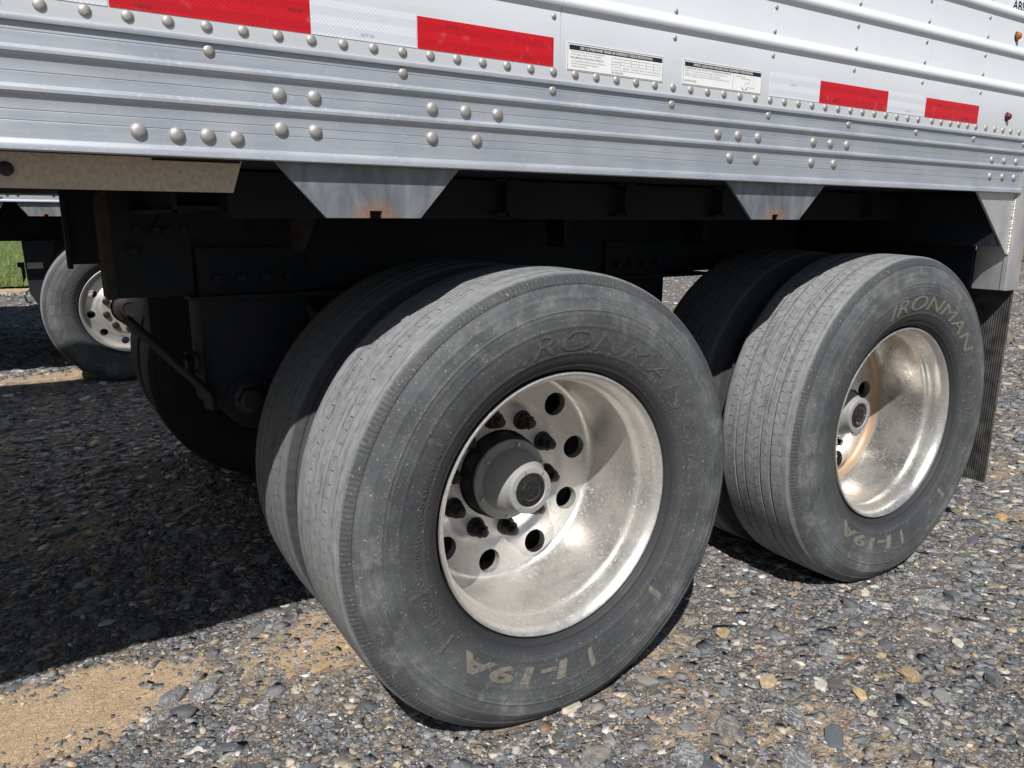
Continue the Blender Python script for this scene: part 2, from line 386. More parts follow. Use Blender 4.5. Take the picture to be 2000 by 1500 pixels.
def text_mesh(txt, shear=0.0, weight=0.0, ext=0.0, space=1.0):
    cu = bpy.data.curves.new('txt', 'FONT'); cu.body = txt; cu.shear = shear; cu.offset = weight; cu.extrude = ext
    cu.space_character = space; cu.resolution_u = 3
    o = bpy.data.objects.new('txt', cu); COL.objects.link(o)
    dg = bpy.context.evaluated_depsgraph_get(); me = bpy.data.meshes.new_from_object(o.evaluated_get(dg))
    bpy.data.objects.remove(o); bpy.data.curves.remove(cu)
    V = np.array([v.co[:] for v in me.vertices]); F = [tuple(p.vertices) for p in me.polygons]
    bpy.data.meshes.remove(me)
    return V, F

def flat_text(name, txt, x, z, h, y, mat, parent, width=None, weight=0.0, shear=0.0):
    """print lying on the wall plane y; x,z = left baseline, h = cap height"""
    V, F = text_mesh(txt, shear, weight); V = V.copy()
    s = h/.69; w = V[:, 0].max()-V[:, 0].min(); sx = s if width is None else width/w
    return mk(name, np.stack([x+(V[:, 0]-V[:, 0].min())*sx, np.full(len(V), y), z+V[:, 1]*s], 1), F, mat, parent)

# ------------------------------------------------------------------ value noise for the ground
def vnoise(x, y, seed):
    xi = np.floor(x).astype(np.int64); yi = np.floor(y).astype(np.int64); fx = x-xi; fy = y-yi
    fx = fx*fx*(3-2*fx); fy = fy*fy*(3-2*fy)
    def h(a, b):
        n = (a*374761393 + b*668265263 + seed*1442695041) & 0xffffffff
        n = ((n ^ (n >> 13))*1274126177) & 0xffffffff
        return ((n ^ (n >> 16)) & 0xffff)/65535.0
    return (h(xi, yi)*(1-fx)+h(xi+1, yi)*fx)*(1-fy) + (h(xi, yi+1)*(1-fx)+h(xi+1, yi+1)*fx)*fy
def fbm(x, y, f, o=4, seed=1):
    s = 0; a = .5
    for k in range(o): s = s+a*vnoise(x*f, y*f, seed+k); f *= 2.03; a *= .5
    return s
def dirt_mask(x, y):
    e = 1-np.sqrt(((x+.93)/.48)**2+((y-.60)/.20)**2)
    n = fbm(x, y, 1.6, 4, 40)
    m = np.clip(e*1.1+(n-.45)*1.3+(fbm(x, y, 9.0, 3, 140)-.45)*.7, 0, 1)*(e > -.5)
    m2 = np.clip((fbm(x, y, 2.3, 4, 60)-.53)*3.0, 0, .22)
    strip = np.clip(1-np.abs(y-12.4)/.35, 0, 1) + np.clip(1-np.abs(y-4.75)/.30, 0, 1)*.8
    e2 = np.clip(1-np.sqrt(((x+.35)/.42)**2+((y-.55)/.28)**2), 0, 1)*np.clip((fbm(x, y, 5.0, 4, 171)-.40)*4, 0, 1)*.5
    return np.clip(np.maximum(np.maximum(m, m2), np.maximum(strip, e2)), 0, 1)
def ground_h(x, y):
    amp = np.where((y > -1.5) & (y < 16), 1.0, .5)
    h = (fbm(x, y, .55, 3, 5)-.44)*.030 + (fbm(x, y, 4.5, 4, 9)-.46)*.018 + (fbm(x, y, 28, 3, 21)-.44)*.010*(1-.7*dirt_mask(x, y))
    # tyres have pressed their seats flat
    w = np.zeros_like(h)
    for cx in (0.0, XA2):
        for cy in (YR+.117, YR+.452, WID-YR-.117, WID-YR-.452):
            w = np.maximum(w, np.clip(1.6-np.maximum(np.abs(x-cx)/.17, np.abs(y-cy)/.14), 0, 1))
    for cx, cy in ((-.376, 4.6), (.89, 4.6)):
        w = np.maximum(w, np.clip(1.6-np.maximum(np.abs(x-cx)/.2, np.abs(y-cy)/.2), 0, 1))
    berm = np.zeros_like(h)
    for cx in (0.0, XA2):
        q = np.maximum(np.abs(x-cx)/.19, np.abs(y-(YR+.117))/.135); berm = np.maximum(berm, np.exp(-((q-1.18)/.16)**2))
    return (h*amp)*(1-w) - .006*w + berm*.009*(.5+fbm(x, y, 14, 2, 300))

# ------------------------------------------------------------------ ground
def axis_lines(lo, hi, step, far_lo, far_hi):
    core = np.arange(lo, hi+1e-6, step)
    def grow(st, lim):
        out = []; d = step; p = st
        while p < lim: d *= 1.13; p += d; out.append(p)
        return np.array(out)
    return np.concatenate([-grow(-lo, -far_lo)[::-1], core, grow(hi, far_hi)])
gx = axis_lines(-1.5, 2.6, .0085, -400, 400); gy = axis_lines(-.75, 1.3, .0085, -400, 600)
GX, GY = np.meshgrid(gx, gy, indexing='ij')
GZ = ground_h(GX, GY)
idx = np.arange(GX.size).reshape(GX.shape)
GF = np.stack([idx[:-1, :-1], idx[1:, :-1], idx[1:, 1:], idx[:-1, 1:]], -1).reshape(-1, 4)
ground = mesh_np('ground', np.stack([GX, GY, GZ], -1), GF, MT['ground'], None, 60, None, dict(dirt=dirt_mask(GX, GY).ravel()), 'structure')
ground['label'] = 'crushed dark slate gravel yard with patches of tan dirt'

# lawn beyond the yard
lx = np.array([-60, -20, -8, -3, 0, 4, 10, 18, 24, 34, 60, 140.]); 
LV = []
for x in lx:
    y0 = 12.75+.12*math.sin(x*3.1) if x < 12 else 12.75-(x-12)*.42
    LV += [(x, y0, .035), (x, 260, .035)]
LF = [(2*i, 2*i+2, 2*i+3, 2*i+1) for i in range(len(lx)-1)]
lawn = mk('lawn', LV, LF, MT['lawn'], None, None, None, 'structure'); lawn['label'] = 'green grass field beyond the gravel yard'
nb = 26000
bx = RNG.uniform(-4.0, 3.0, nb); by = 12.7+RNG.uniform(0, 1, nb)**1.8*26
k2 = RNG.random(nb) < .35
bx = np.where(k2, RNG.uniform(16, 34, nb), bx); by = np.where(k2, 12.75-(bx-12)*.42+RNG.uniform(0, 1, nb)**1.5*14, by)
ba = RNG.uniform(0, 2*math.pi, nb); bh = RNG.uniform(.05, .16, nb); bw = RNG.uniform(.004, .009, nb); bl = RNG.normal(0, .05, (nb, 2))
dx, dy = np.cos(ba)*bw, np.sin(ba)*bw
BV = np.stack([np.stack([bx-dx, by-dy, 0*bx+.03], -1), np.stack([bx+dx, by+dy, 0*bx+.03], -1), np.stack([bx+bl[:, 0], by+bl[:, 1], bh+.03], -1)], 1)
grass = mesh_np('grass', BV, np.arange(nb*3).reshape(-1, 3), MT['blade'], None, None, None, None, 'stuff'); grass['label'] = 'short sunlit lawn grass at the edge of the gravel yard'; grass['category'] = 'grass'

# ------------------------------------------------------------------ crushed stone
def shard(seed, flat):
    rnd = random.Random(seed); bm = bmesh.new()
    el = rnd.uniform(.42, .9); n = rnd.randint(4, 5)
    offs = rnd.uniform(0, 6.28)
    for lev, rr, zz in ((0, 1.0, -.5), (1, rnd.uniform(.80, 1.02), .5)):
        for k in range(n):
            a = offs+2*math.pi*(k+rnd.uniform(-.3, .3))/n; r = rr*rnd.uniform(.70, 1.12)
            bm.verts.new((math.cos(a)*r, math.sin(a)*r*el, flat*(zz+rnd.uniform(-.25, .25))))
    bmesh.ops.convex_hull(bm, input=bm.verts[:])
    bmesh.ops.delete(bm, geom=[v for v in bm.verts if not v.link_faces], context='VERTS')
    bmesh.ops.triangulate(bm, faces=bm.faces[:])
    bm.verts.index_update()
    V = np.array([v.co[:] for v in bm.verts]); F = np.array([[v.index for v in f.verts] for f in bm.faces]); bm.free()
    return V, F
PROTO = [shard(100+i, random.Random(i).choice((.30, .42, .55, .75))) for i in range(44)]
PAL = [((.095, .104, .116), .32), ((.145, .154, .166), .28), ((.205, .204, .200), .16), ((.20, .16, .11), .05), ((.36, .28, .18), .04), ((.42, .37, .30), .04), ((.54, .52, .48), .028), ((.17, .11, .07), .02)]
pc = np.array([p[0] for p in PAL]); pw = np.array([p[1] for p in PAL]); pw /= pw.sum()
def in_contact(x, y):
    m = np.zeros_like(x, bool)
    for cx in (0.0, XA2):
        for cy in (YR+.117, YR+.452, WID-YR-.117, WID-YR-.452):
            m |= (np.abs(x-cx) < .17) & (np.abs(y-cy) < .135)
    m |= (np.abs(x+.376) < .2) & (np.abs(y-4.6) < .2)
    return m
NS = 118000
d = np.exp(RNG.uniform(math.log(1.15), math.log(17), NS)); ph = YAW+RNG.uniform(R(-45), R(45), NS)
sx_, sy_ = CAM[0]+np.sin(ph)*d, CAM[1]+np.cos(ph)*d
size = np.exp(RNG.normal(math.log(.0062), .50, NS))*np.clip(d/2.0, .8, 5.0)
size = np.clip(size, .003, np.where(d < 4, .036, .05))
dm = dirt_mask(sx_, sy_)
patch = fbm(sx_, sy_, 1.1, 3, 77)
keep = (RNG.random(NS) > dm*1.08) & ~in_contact(sx_, sy_) & (sy_ < 12.6)
keep &= ~((size > .016) & (dm > .3))
sx_, sy_, size, dm = sx_[keep], sy_[keep], size[keep], dm[keep]
n_ = len(sx_)
ci = RNG.choice(len(pc), n_, p=pw); colr = pc[ci]*RNG.uniform(.75, 1.3, (n_, 1))
pid = RNG.integers(0, len(PROTO), n_)
flatk = RNG.random(n_) < .30
size = np.where(flatk, np.clip(size*1.9, .006, .045), size)
VV, FF, CC, VE = [], [], [], []; off = 0
yawr = RNG.uniform(0, 2*math.pi, n_); tx = RNG.normal(0, .17, n_); ty = RNG.normal(0, .17, n_)
zz_ = ground_h(sx_, sy_)+np.where(flatk, -size*.02, size*RNG.uniform(-.22, .06, n_))
hs_ = np.where(flatk, .28, 1.0); tx = np.where(flatk, tx*.4, tx); ty = np.where(flatk, ty*.4, ty)
vein = np.where((ci < 3) & (RNG.random(n_) < .35), 1.0, 0.0)
for p in range(len(PROTO)):
    m = np.nonzero(pid == p)[0]; V, F = PROTO[p]
    P = V[None]*size[m][:, None, None]
    c, s = np.cos(yawr[m])[:, None], np.sin(yawr[m])[:, None]
    X = P[:, :, 0]*c-P[:, :, 1]*s; Y = P[:, :, 0]*s+P[:, :, 1]*c; Z = P[:, :, 2]*hs_[m][:, None]+X*tx[m][:, None]+Y*ty[m][:, None]
    VV.append(np.stack([X+sx_[m][:, None], Y+sy_[m][:, None], Z+zz_[m][:, None]], -1).reshape(-1, 3))
    FF.append((F[None]+(off+np.arange(len(m))*len(V))[:, None, None]).reshape(-1, 3)); off += len(m)*len(V)
    CC.append(np.repeat(np.concatenate([colr[m], np.ones((len(m), 1))], 1), len(V), 0)); VE.append(np.repeat(vein[m], len(V)))
gravel = mesh_np('gravel', np.concatenate(VV), np.concatenate(FF), MT['stone'], None, None, None, dict(svein=np.concatenate(VE)), 'stuff', dict(scol=np.concatenate(CC)))
# larger slate pieces that can be picked out one by one
def slab_mesh(seed, col, vein):
    rnd = random.Random(seed*7+3); bm = bmesh.new(); n = rnd.randint(6, 8); el = rnd.uniform(.45, .85); st = rnd.uniform(0, 6)
    for rr, zz in ((1.0, -.35), (.97, .10), (rnd.uniform(.74, .9), .26)):
        for k in range(n):
            a = st+2*math.pi*(k+rnd.uniform(-.45, .45))/n; r = rr*rnd.uniform(.60, 1.14)
            bm.verts.new((math.cos(a)*r, math.sin(a)*r*el, zz+rnd.uniform(-.05, .05)))
    bmesh.ops.convex_hull(bm, input=bm.verts[:]); bmesh.ops.delete(bm, geom=[v for v in bm.verts if not v.link_faces], context='VERTS')
    me = bpy.data.meshes.new('stone'); bm.to_mesh(me); bm.free(); me.materials.append(MT['stone'])
    a = me.attributes.new('scol', 'FLOAT_COLOR', 'POINT'); a.data.foreach_set('color', np.tile(np.array([*col, 1], np.float32), len(me.vertices)))
    b = me.attributes.new('svein', 'FLOAT', 'POINT'); b.data.foreach_set('value', np.full(len(me.vertices), float(vein), np.float32))
    return me
KINDS = [('angular dark slate piece bedded in the yard gravel', 'dark slate pieces in the gravel', (.090, .096, .106), 0, .44), ('grey slate piece with white veins bedded in the gravel', 'veined slate pieces in the gravel', (.135, .142, .150), 1, .34),
         ('tan sandstone piece bedded among dark slate', 'tan pieces in the gravel', (.33, .245, .145), 0, .13), ('whitish quartz piece bedded among dark slate', 'white quartz pieces in the gravel', (.52, .50, .45), 0, .09)]
KM = [[slab_mesh(10*i+j, tuple(c*random.uniform(.85, 1.2) for c in k[2]), k[3]) for j in range(8)] for i, k in enumerate(KINDS)]
made = 0
while made < 290:
    dd_ = 1.25*math.exp(random.random()*math.log(3.4)); pp_ = YAW+random.uniform(R(-34), R(34))
    x, y = CAM[0]+math.sin(pp_)*dd_, CAM[1]+math.cos(pp_)*dd_; xa_, ya_ = np.array([x]), np.array([y])
    if dirt_mask(xa_, ya_)[0] > .3 or in_contact(xa_, ya_)[0] or (-.62 < x < .62 and .02 < y < .66) or (.65 < x < 1.89 and .02 < y < .66): continue
    i = random.choices(range(4), [k[4] for k in KINDS])[0]
    o = bpy.data.objects.new('stone', random.choice(KM[i])); COL.objects.link(o); sz = min(.042, .0140*math.exp(random.gauss(.35, .50)))*(1 if i < 2 else .55)
    hz = min(sz*random.uniform(.35, .9), .022); o.scale = (sz, sz, hz); o.location = (x, y, float(ground_h(xa_, ya_)[0])+hz*.02); o.rotation_euler = (random.gauss(0, .10), random.gauss(0, .10), random.uniform(0, 6.28))
    zone = 'in the shade under the trailer' if y > .82 else 'near the dirt patch' if x < -.3 else 'out from the front wheel' if x < .35 else 'between the two wheels' if x < .95 else 'out from the rear wheel' if x < 1.8 else 'behind the mudflap'
    o['label'] = KINDS[i][0].replace(' in the yard gravel', '').replace(' in the gravel', '').replace(' among dark slate', '')+' '+zone; o['group'] = KINDS[i][1]+' '+zone; o['category'] = 'stone'; made += 1
gravel['label'] = 'loose crushed slate gravel covering the yard'; gravel['category'] = 'gravel'

def rock(x, y, sz, el, h, col, vein, label, yaw=0, seed=0, group=None):
    rnd = random.Random(seed+900); bm = bmesh.new()
    for lev, rr, zf in ((0, 1.0, -.35), (1, 1.0, .30), (2, .84, .66)):
        n = 7
        for k in range(n):
            a = 2*math.pi*(k+rnd.uniform(-.45, .45))/n; r = rr*rnd.uniform(.74, 1.10)
            bm.verts.new((math.cos(a)*r*sz, math.sin(a)*r*sz*el, h*(zf+rnd.uniform(-.12, .12))))
    bmesh.ops.convex_hull(bm, input=bm.verts[:])
    bmesh.ops.delete(bm, geom=[v for v in bm.verts if not v.link_faces], context='VERTS')
    bmesh.ops.bevel(bm, geom=bm.edges[:], offset=sz*.018, segments=1, affect='EDGES')
    bmesh.ops.triangulate(bm, faces=bm.faces[:]); bmesh.ops.subdivide_edges(bm, edges=bm.edges[:], cuts=1, use_grid_fill=True)
    for v in bm.verts:
        v.co += v.co.normalized()*sz*rnd.uniform(-.018, .018)
    o = bmo('stone', bm, MT['stone'], None, None, (x, y, float(ground_h(np.array([x]), np.array([y]))[0])+h*.02))
    o.rotation_euler = (rnd.uniform(-.1, .1), rnd.uniform(-.1, .1), yaw)
    me = o.data; a = me.attributes.new('scol', 'FLOAT_COLOR', 'POINT'); a.data.foreach_set('color', np.tile(np.array([*col, 1], np.float32), len(me.vertices)))
    b = me.attributes.new('svein', 'FLOAT', 'POINT'); b.data.foreach_set('value', np.full(len(me.vertices), float(vein), np.float32))
    o['label'] = label; o['category'] = 'stone'
    if group: o['group'] = group
    return o
SL, SL2, TAN, WHT, GR = (.090, .096, .106), (.135, .142, .150), (.33, .245, .14), (.50, .47, .40), (.16, .155, .14)
ROCKS = [
    (-.745, .517, .042, .55, .020, SL2, .4, 'layered grey slate slab at the edge of the tan dirt patch', .55),
    (-.680, .500, .034, .8, .016, SL2, .9, 'grey slate block touching the layered slab by the dirt patch', .2),
    (-.79, .445, .036, .5, .012, SL2, 1, 'white veined slate sliver between the slab and the dirt', .4),
    (.809, -.351, .032, .72, .020, TAN, 0, 'rounded tan stone on gravel beside the rear wheel', .9),
    (.492, -.180, .030, .78, .018, (.40, .31, .20), 0, 'pale tan stone on gravel out from the front tyre', .3),
    (.631, -.335, .025, .6, .012, (.48, .36, .20), 0, 'yellowish flat stone between two tan stones', 1.1),
    (.960, -.476, .036, .62, .026, SL, .2, 'dark wedge shaped slate chunk standing clear of the gravel', .5),
    (.016, -.012, .030, .7, .016, (.46, .40, .31), .3, 'cream stone pinned against the foot of the front tyre', .1),
    (.598, -.247, .034, .6, .006, WHT, .5, 'crushed white quartz smear flat in the gravel', .9),
    (.275, -.244, .050, .6, .012, (.13, .125, .115), .5, 'broad brown grey flat stone sunk in the gravel', .7),
    (.309, -.400, .055, .5, .012, SL2, .7, 'long flat slate plate sunk in the gravel', .2),
    (-.036, -.160, .045, .6, .010, GR, .3, 'flat grey stone in front of the front tyre', .3),
    (.136, -.271, .045, .6, .014, SL2, .8, 'veined slate lump near the flat grey stone', 1.3),
    (-.761, .850, .050, .6, .026, SL2, .6, 'pale edged slate block on the shadow line', .4),
    (-.895, 1.079, .034, .6, .014, GR, .9, 'white veined stone in the shade under the trailer', .1),
    (-.606, .915, .034, .6, .016, SL, .3, 'dark slate stone just inside the trailer shadow', .9),
    (-.928, 1.75, .05, .6, .024, SL2, 0, 'flat grey slab deep in the trailer shadow', .2),
    (1.097, -.049, .022, .6, .012, WHT, 0, 'small white stone near the rear tyre', .4),
    (1.209, -.174, .042, .55, .010, SL2, 1, 'slate plate with a white quartz vein by the rear tyre', .2),
    (.567, .030, .024, .8, .010, TAN, 0, 'small ochre stone between the two outer tyres', .2),
    (1.308, -.200, .038, .7, .022, SL, .2, 'black slate lump beside the rear wheel', .8),
    (2.10, .03, .03, .7, .016, (.40, .27, .12), 0, 'orange brown stone below the mudflap', .3),
    (1.06, -.339, .024, .6, .012, WHT, .3, 'white chip among dark slate to the rear', .7),
    (.30, -.53, .026, .7, .014, TAN, 0, 'golden tan stone out in the gravel ahead of the slate plate', .2),
    (.43, -.30, .040, .7, .014, SL, .9, 'blue grey slate with white streaks near the tan stones', .5),
    (.74, -.17, .036, .65, .014, SL2, .6, 'grey slate plate between the wheels and the tan stone', .3),
    (-.30, .34, .032, .6, .014, SL2, .5, 'slate stone in the dirt left of the front tyre', .8),
    (-.50, .30, .036, .6, .016, SL, .7, 'dark broken slate in front of the dirt patch', .3),
    (-.42, .44, .026, .7, .012, TAN, .0, 'tan stone in the gravel near the shadow line', .3),
    (-.58, .36, .034, .55, .014, SL2, 1, 'white veined slate beside the dark broken slate', 1.2),
]
for i, rk in enumerate(ROCKS): rock(*rk[:8], yaw=rk[8], seed=i)

# ------------------------------------------------------------------ wheel builders (local: origin on the axle in the flange plane, +y = inboard)
def tyre_profile(grooves):
    side = [(.022, .2945), (.012, .2995), (.004, .303), (-.006, .311), (-.016, .325), (-.024, .342), (-.0295, .362), (-.0325, .385), (-.0335, .405), (-.0325, .425), (-.0295, .445), (-.0245, .462), (-.0185, .475), (-.0135, .4835), (-.0150, .4850), (-.0120, .492), (-.0075, .499), (-.0025, .5045), (.003, .5075)]
    P = np.array(side); s = np.concatenate([[0], np.cumsum(np.hypot(*np.diff(P, axis=0).T))])
    t = np.linspace(0, s[-1], 84); prof = np.stack([np.interp(t, s, P[:, 0]), np.interp(t, s, P[:, 1])], 1)
    # smooth (but keep the step under the shoulder)
    sm = prof.copy(); sm[1:-1] = .25*prof[:-2]+.5*prof[1:-1]+.25*prof[2:]; keepm = np.abs(prof[:, 1]-.4843) > .004; prof = np.where(keepm[:, None], sm, prof)
    for rr, hgt, w in ((.343, .0020, .0017), (.399, .0022, .0017), (.425, .0014, .0017), (.433, .0018, .0018), (.458, .0014, .002), (.313, .0020, .0016), (.306, .0022, .0016)):
        prof[:, 0] -= hgt*np.exp(-((prof[:, 1]-rr)/w)**2)
    td = [.006]; 
    tread = []
    xs = sorted(set([.006, .012, .02, .03, .045, .06, .075, .09, .105, .117]))
    gs = grooves
    pts = []
    for x in np.linspace(.006, .117, 24): pts.append((x, 0.0))
    for g in gs:
        pts += [(g-.0034, 0), (g-.0026, -.008), (g+.0026, -.008), (g+.0034, 0)]
    pts = [p for p in pts if not any(abs(p[0]-g) < .0033 and p[1] == 0 for g in gs)]
    pts.sort()
    half = [(x, .5085+.0035*(1-((x-.117)/.111)**2)+dz) for x, dz in pts]
    outer = [tuple(p) for p in prof]+half
    inner = [(2*.117-a, b) for a, b in outer[::-1][1:]]
    return outer+inner

def make_tyre(name, parent, mat, seg, grooves, notch=True, label=None, seedang=0.0, rad=.511):
    prof = tyre_profile(grooves); V, F, A = revolve(prof, seg)
    P = np.array(prof); r = P[:, 1]; dd = P[:, 0]
    if notch:
        # lateral moulding notches on both shoulders, grouped in irregular runs
        arc = (A-A[0])*.5; grp = np.sin(arc*31.0)+.7*np.sin(arc*77.0+1.3)
        per = 2*math.pi*.5*4/seg; f = (np.arange(seg+1) % 4)/4.0; nn = ((f < .2)*np.where(grp > -1.2, 1.0, .25))[:, None]
        sh = (((r > .4855) & (r < .5035) & (dd < .01)) | ((r > .4855) & (r < .5035) & (dd > .22)))[None, :]
        dirn = np.where(dd < .1, 1.0, -1.0)[None, :]
        V[:, :, 1] += nn*sh*dirn*.0007
        sc = 1-nn*sh*.0009/r[None, :]; V[:, :, 0] *= sc; V[:, :, 2] *= sc
    # standing load: flat foot, sidewalls bulge just above it
    zf = -AX+.003
    load = np.clip((-V[:, :, 2]-.36)/.13, 0, 1)*np.clip((r[None, :]-.34)/.06, 0, 1)*np.clip((.50-r[None, :])/.04, 0, 1)
    V[:, :, 1] += np.where(dd < .117, -1, 1)[None, :]*load*.017
    V[:, :, 2] = np.maximum(V[:, :, 2], zf)
    at = dict(tu=np.repeat((A-A[0])*.51, len(prof)), tr=np.tile(r, seg+1), td=np.tile(dd, seg+1))
    o = mesh_np(name, V, F, mat, parent, 50, None, at)
    if label: o['label'] = label
    return o

def bulge(rr, z):
    return .017*np.clip((-z-.36)/.13, 0, 1)*np.clip((rr-.34)/.06, 0, 1)*np.clip((.50-rr)/.04, 0, 1)

def arc_text(name, txt, ang0, ang1, r0, h, mat, parent, shear=.2, weight=.02, squash=.6):
    """raised lettering, reading clockwise with tops outward, from ang0 to ang1 (degrees)"""
    V, F = text_mesh(txt, shear, weight, .5); xmin, xmax = V[:, 0].min(), V[:, 0].max()
    ymin, ymax = V[:, 1].min(), V[:, 1].max()
    a = np.radians(ang0+(ang1-ang0)*(V[:, 0]-xmin)/(xmax-xmin)); rr = r0+(V[:, 1]-ymin)/(ymax-ymin)*h
    base = np.interp(rr, [.30, .325, .342, .362, .385, .405, .425, .445, .47], [.008, -.016, -.024, -.0295, -.0325, -.0335, -.0325, -.0295, -.021])
    y = base-.0001-np.where(V[:, 2] > 0, .0013, -.0006)-bulge(rr, rr*np.sin(a))
    return mk(name, np.stack([rr*np.cos(a), y, rr*np.sin(a)], 1), F, mat, parent)

def arc_strip(name, ang0, ang1, ra, rb, mat, parent):
    n = max(2, int(abs(ang1-ang0)/1.2)); m = max(1, int((rb-ra)/.006)); V, F = [], []
    for k in range(n+1):
        a = R(ang0+(ang1-ang0)*k/n)
        for j in range(m+1):
            rr = ra+(rb-ra)*j/m
            y = float(np.interp(rr, [.30, .325, .342, .362, .385, .405, .425, .445], [.008, -.016, -.024, -.0295, -.0325, -.0335, -.0325, -.0295]))
            edge = k in (0, n) or j in (0, m)
            V.append((rr*math.cos(a), y-(-.0004 if edge else .0014)-float(bulge(rr, rr*math.sin(a))), rr*math.sin(a)))
    for k in range(n):
        for j in range(m):
            i = k*(m+1)+j; F.append((i, i+1, i+m+2, i+m+1))
    return mk(name, V, F, mat, parent)

def disc_with_holes(depth_fn, r_in, r_out, r_hole, hole_r, n_holes, phase, thick):
    """annular disc pierced by round hand holes; returns V,F"""
    V, F = [], []; side = 16; seg = 4*side; rings = 5
    half = math.pi/n_holes
    bnd = []
    for q in range(side): bnd.append((r_out, -half+2*half*q/side))
    for q in range(side): bnd.append((r_out-(r_out-r_in)*q/side, half))
    for q in range(side): bnd.append((r_in, half-2*half*q/side))
    for q in range(side): bnd.append((r_in+(r_out-r_in)*q/side, -half))
    for k in range(n_holes):
        ac = phase+2*half*k; base = len(V)
        for j in range(rings+1):
            f = j/rings
            for q in range(seg):
                br, bt = bnd[q]; t = math.atan2(bt*r_hole, br-r_hole)
                hx, hy = math.cos(t)*hole_r, math.sin(t)*hole_r
                hr_, ht = math.hypot(r_hole+hx, hy), math.atan2(hy, r_hole+hx)
                rr = hr_*(1-f)+br*f; tt = ht*(1-f)+bt*f
                V.append((rr*math.cos(ac+tt), depth_fn(rr), rr*math.sin(ac+tt)))
        for j in range(rings):
            for q in range(seg):
                a, b = base+j*seg+q, base+j*seg+(q+1) % seg
                F.append((a, b, b+seg, a+seg))
        # wall of the hole
        w = len(V)
        for q in range(seg):
            v = V[base+q]; V.append((v[0], v[1]+thick, v[2]))
        for q in range(seg):
            F.append((base+(q+1) % seg, base+q, w+q, w+(q+1) % seg))
    return V, F

def make_rim(name, parent, mat, deep=True):
    if deep:
        prof = [(.030, .2890), (.012, .2950), (.003, .2985), (-.001, .2972), (-.002, .2945), (-.001, .2915), (.003, .2885), (.010, .2835), (.020, .2795), (.040, .2770), (.052, .2755), (.056, .2735), (.062, .2700), (.070, .2685), (.078, .2690), (.12, .2705), (.17, .2715), (.205, .2715), (.222, .2700), (.234, .2665), (.2415, .2610), (.2450, .2550)]
        dfn = lambda r: float(np.interp(r, [.10, .13, .168, .176, .186, .20, .23, .255], [.262, .262, .261, .257, .2530, .2510, .2490, .245]))
        rh, hr, ri, ro = .2225, .0300, .184, .255
    else:
        prof = [(.030, .2890), (.012, .2950), (.003, .2985), (-.001, .2972), (-.002, .2945), (-.001, .2915), (.003, .2885), (.012, .2825), (.030, .2780), (.05, .2745), (.066, .2690), (.072, .2640)]
        dfn = lambda r: float(np.interp(r, [.10, .13, .165, .18, .195, .215, .245, .264], [.030, .030, .032, .040, .052, .060, .066, .072]))
        rh, hr, ri, ro = .2290, .0255, .195, .264
    V, F, A = revolve(prof, 160); V = V.reshape(-1, 3); rr = [p[0] for p in prof]*(161)
    bm = bmesh.new()
    def add(V, F):
        vs = [bm.verts.new(tuple(v)) for v in V]
        for f in F: bm.faces.new([vs[i] for i in f])
    add(V, F)
    dv, df = disc_with_holes(dfn, ri, ro, rh, hr, 10, R(45), .022); add(dv, df)
    cen = [(dfn(r), r) for r in np.linspace(ri, .110, 12)]+[(dfn(.11)+.022, .110)]
    V2, F2, _ = revolve(cen, 160); add(V2.reshape(-1, 3), F2)
    bmesh.ops.remove_doubles(bm, verts=bm.verts[:], dist=.0003); bmesh.ops.recalc_face_normals(bm, faces=bm.faces[:])
    me = bpy.data.meshes.new(name); bm.to_mesh(me); bm.free()
    o = ob(name, me, mat, parent, 38)
    at = me.attributes.new('rr', 'FLOAT', 'POINT')
    co = np.empty(len(me.vertices)*3, np.float32); me.vertices.foreach_get('co', co); co = co.reshape(-1, 3)
    rad = np.hypot(co[:, 0], co[:, 2]); at.data.foreach_set('value', np.where(rad > .252, co[:, 1], .3).astype(np.float32))
    return o

def lathe_ob(name, prof, seg, mat, parent, smooth=35, loc=None):
    V, F, _ = revolve(prof, seg); bm = bmesh.new(); vs = [bm.verts.new(tuple(v)) for v in V.reshape(-1, 3)]
    for f in F:
        try: bm.faces.new([vs[i] for i in f])
        except ValueError: pass
    bmesh.ops.remove_doubles(bm, verts=bm.verts[:], dist=1e-5)
    bmesh.ops.recalc_face_normals(bm, faces=bm.faces[:])
    return bmo(name, bm, mat, parent, smooth, loc)

def hexnut(r, y0, y1, stud_r, stud_y, washer=True):
    bm = bmesh.new()
    def cyl(ra, rb, ya, yb, n, ph=0):
        a = [bm.verts.new((ra*math.cos(2*math.pi*k/n+ph), ya, ra*math.sin(2*math.pi*k/n+ph))) for k in range(n)]
        b = [bm.verts.new((rb*math.cos(2*math.pi*k/n+ph), yb, rb*math.sin(2*math.pi*k/n+ph))) for k in range(n)]
        for k in range(n): bm.faces.new((a[k], a[(k+1) % n], b[(k+1) % n], b[k]))
        bm.faces.new(b); bm.faces.new(a[::-1])
    if washer: cyl(r*1.28, r*1.22, y0, y0-.006, 20); cyl(r*1.2, r, y0-.006, y0-.009, 20)
    cyl(r, r, y0-.0085, y1, 6, .3); cyl(r*.9, r*.74, y1+.0002, y1-.004, 12)
    if stud_r: cyl(stud_r, stud_r*.95, y1-.003, stud_y, 14); cyl(stud_r*.95, stud_r*.6, stud_y, stud_y-.002, 14)
    bmesh.ops.recalc_face_normals(bm, faces=bm.faces[:])
    me = bpy.data.meshes.new('lug_nut'); bm.to_mesh(me); bm.free(); me.materials.append(MT['nut'])
    me.shade_smooth(); me.set_sharp_from_angle(angle=R(30))
    return me
NUT = hexnut(.0195, .0, -.030, .0115, -.047); NUTS = hexnut(.0175, .0, -.022, .0, -.03)
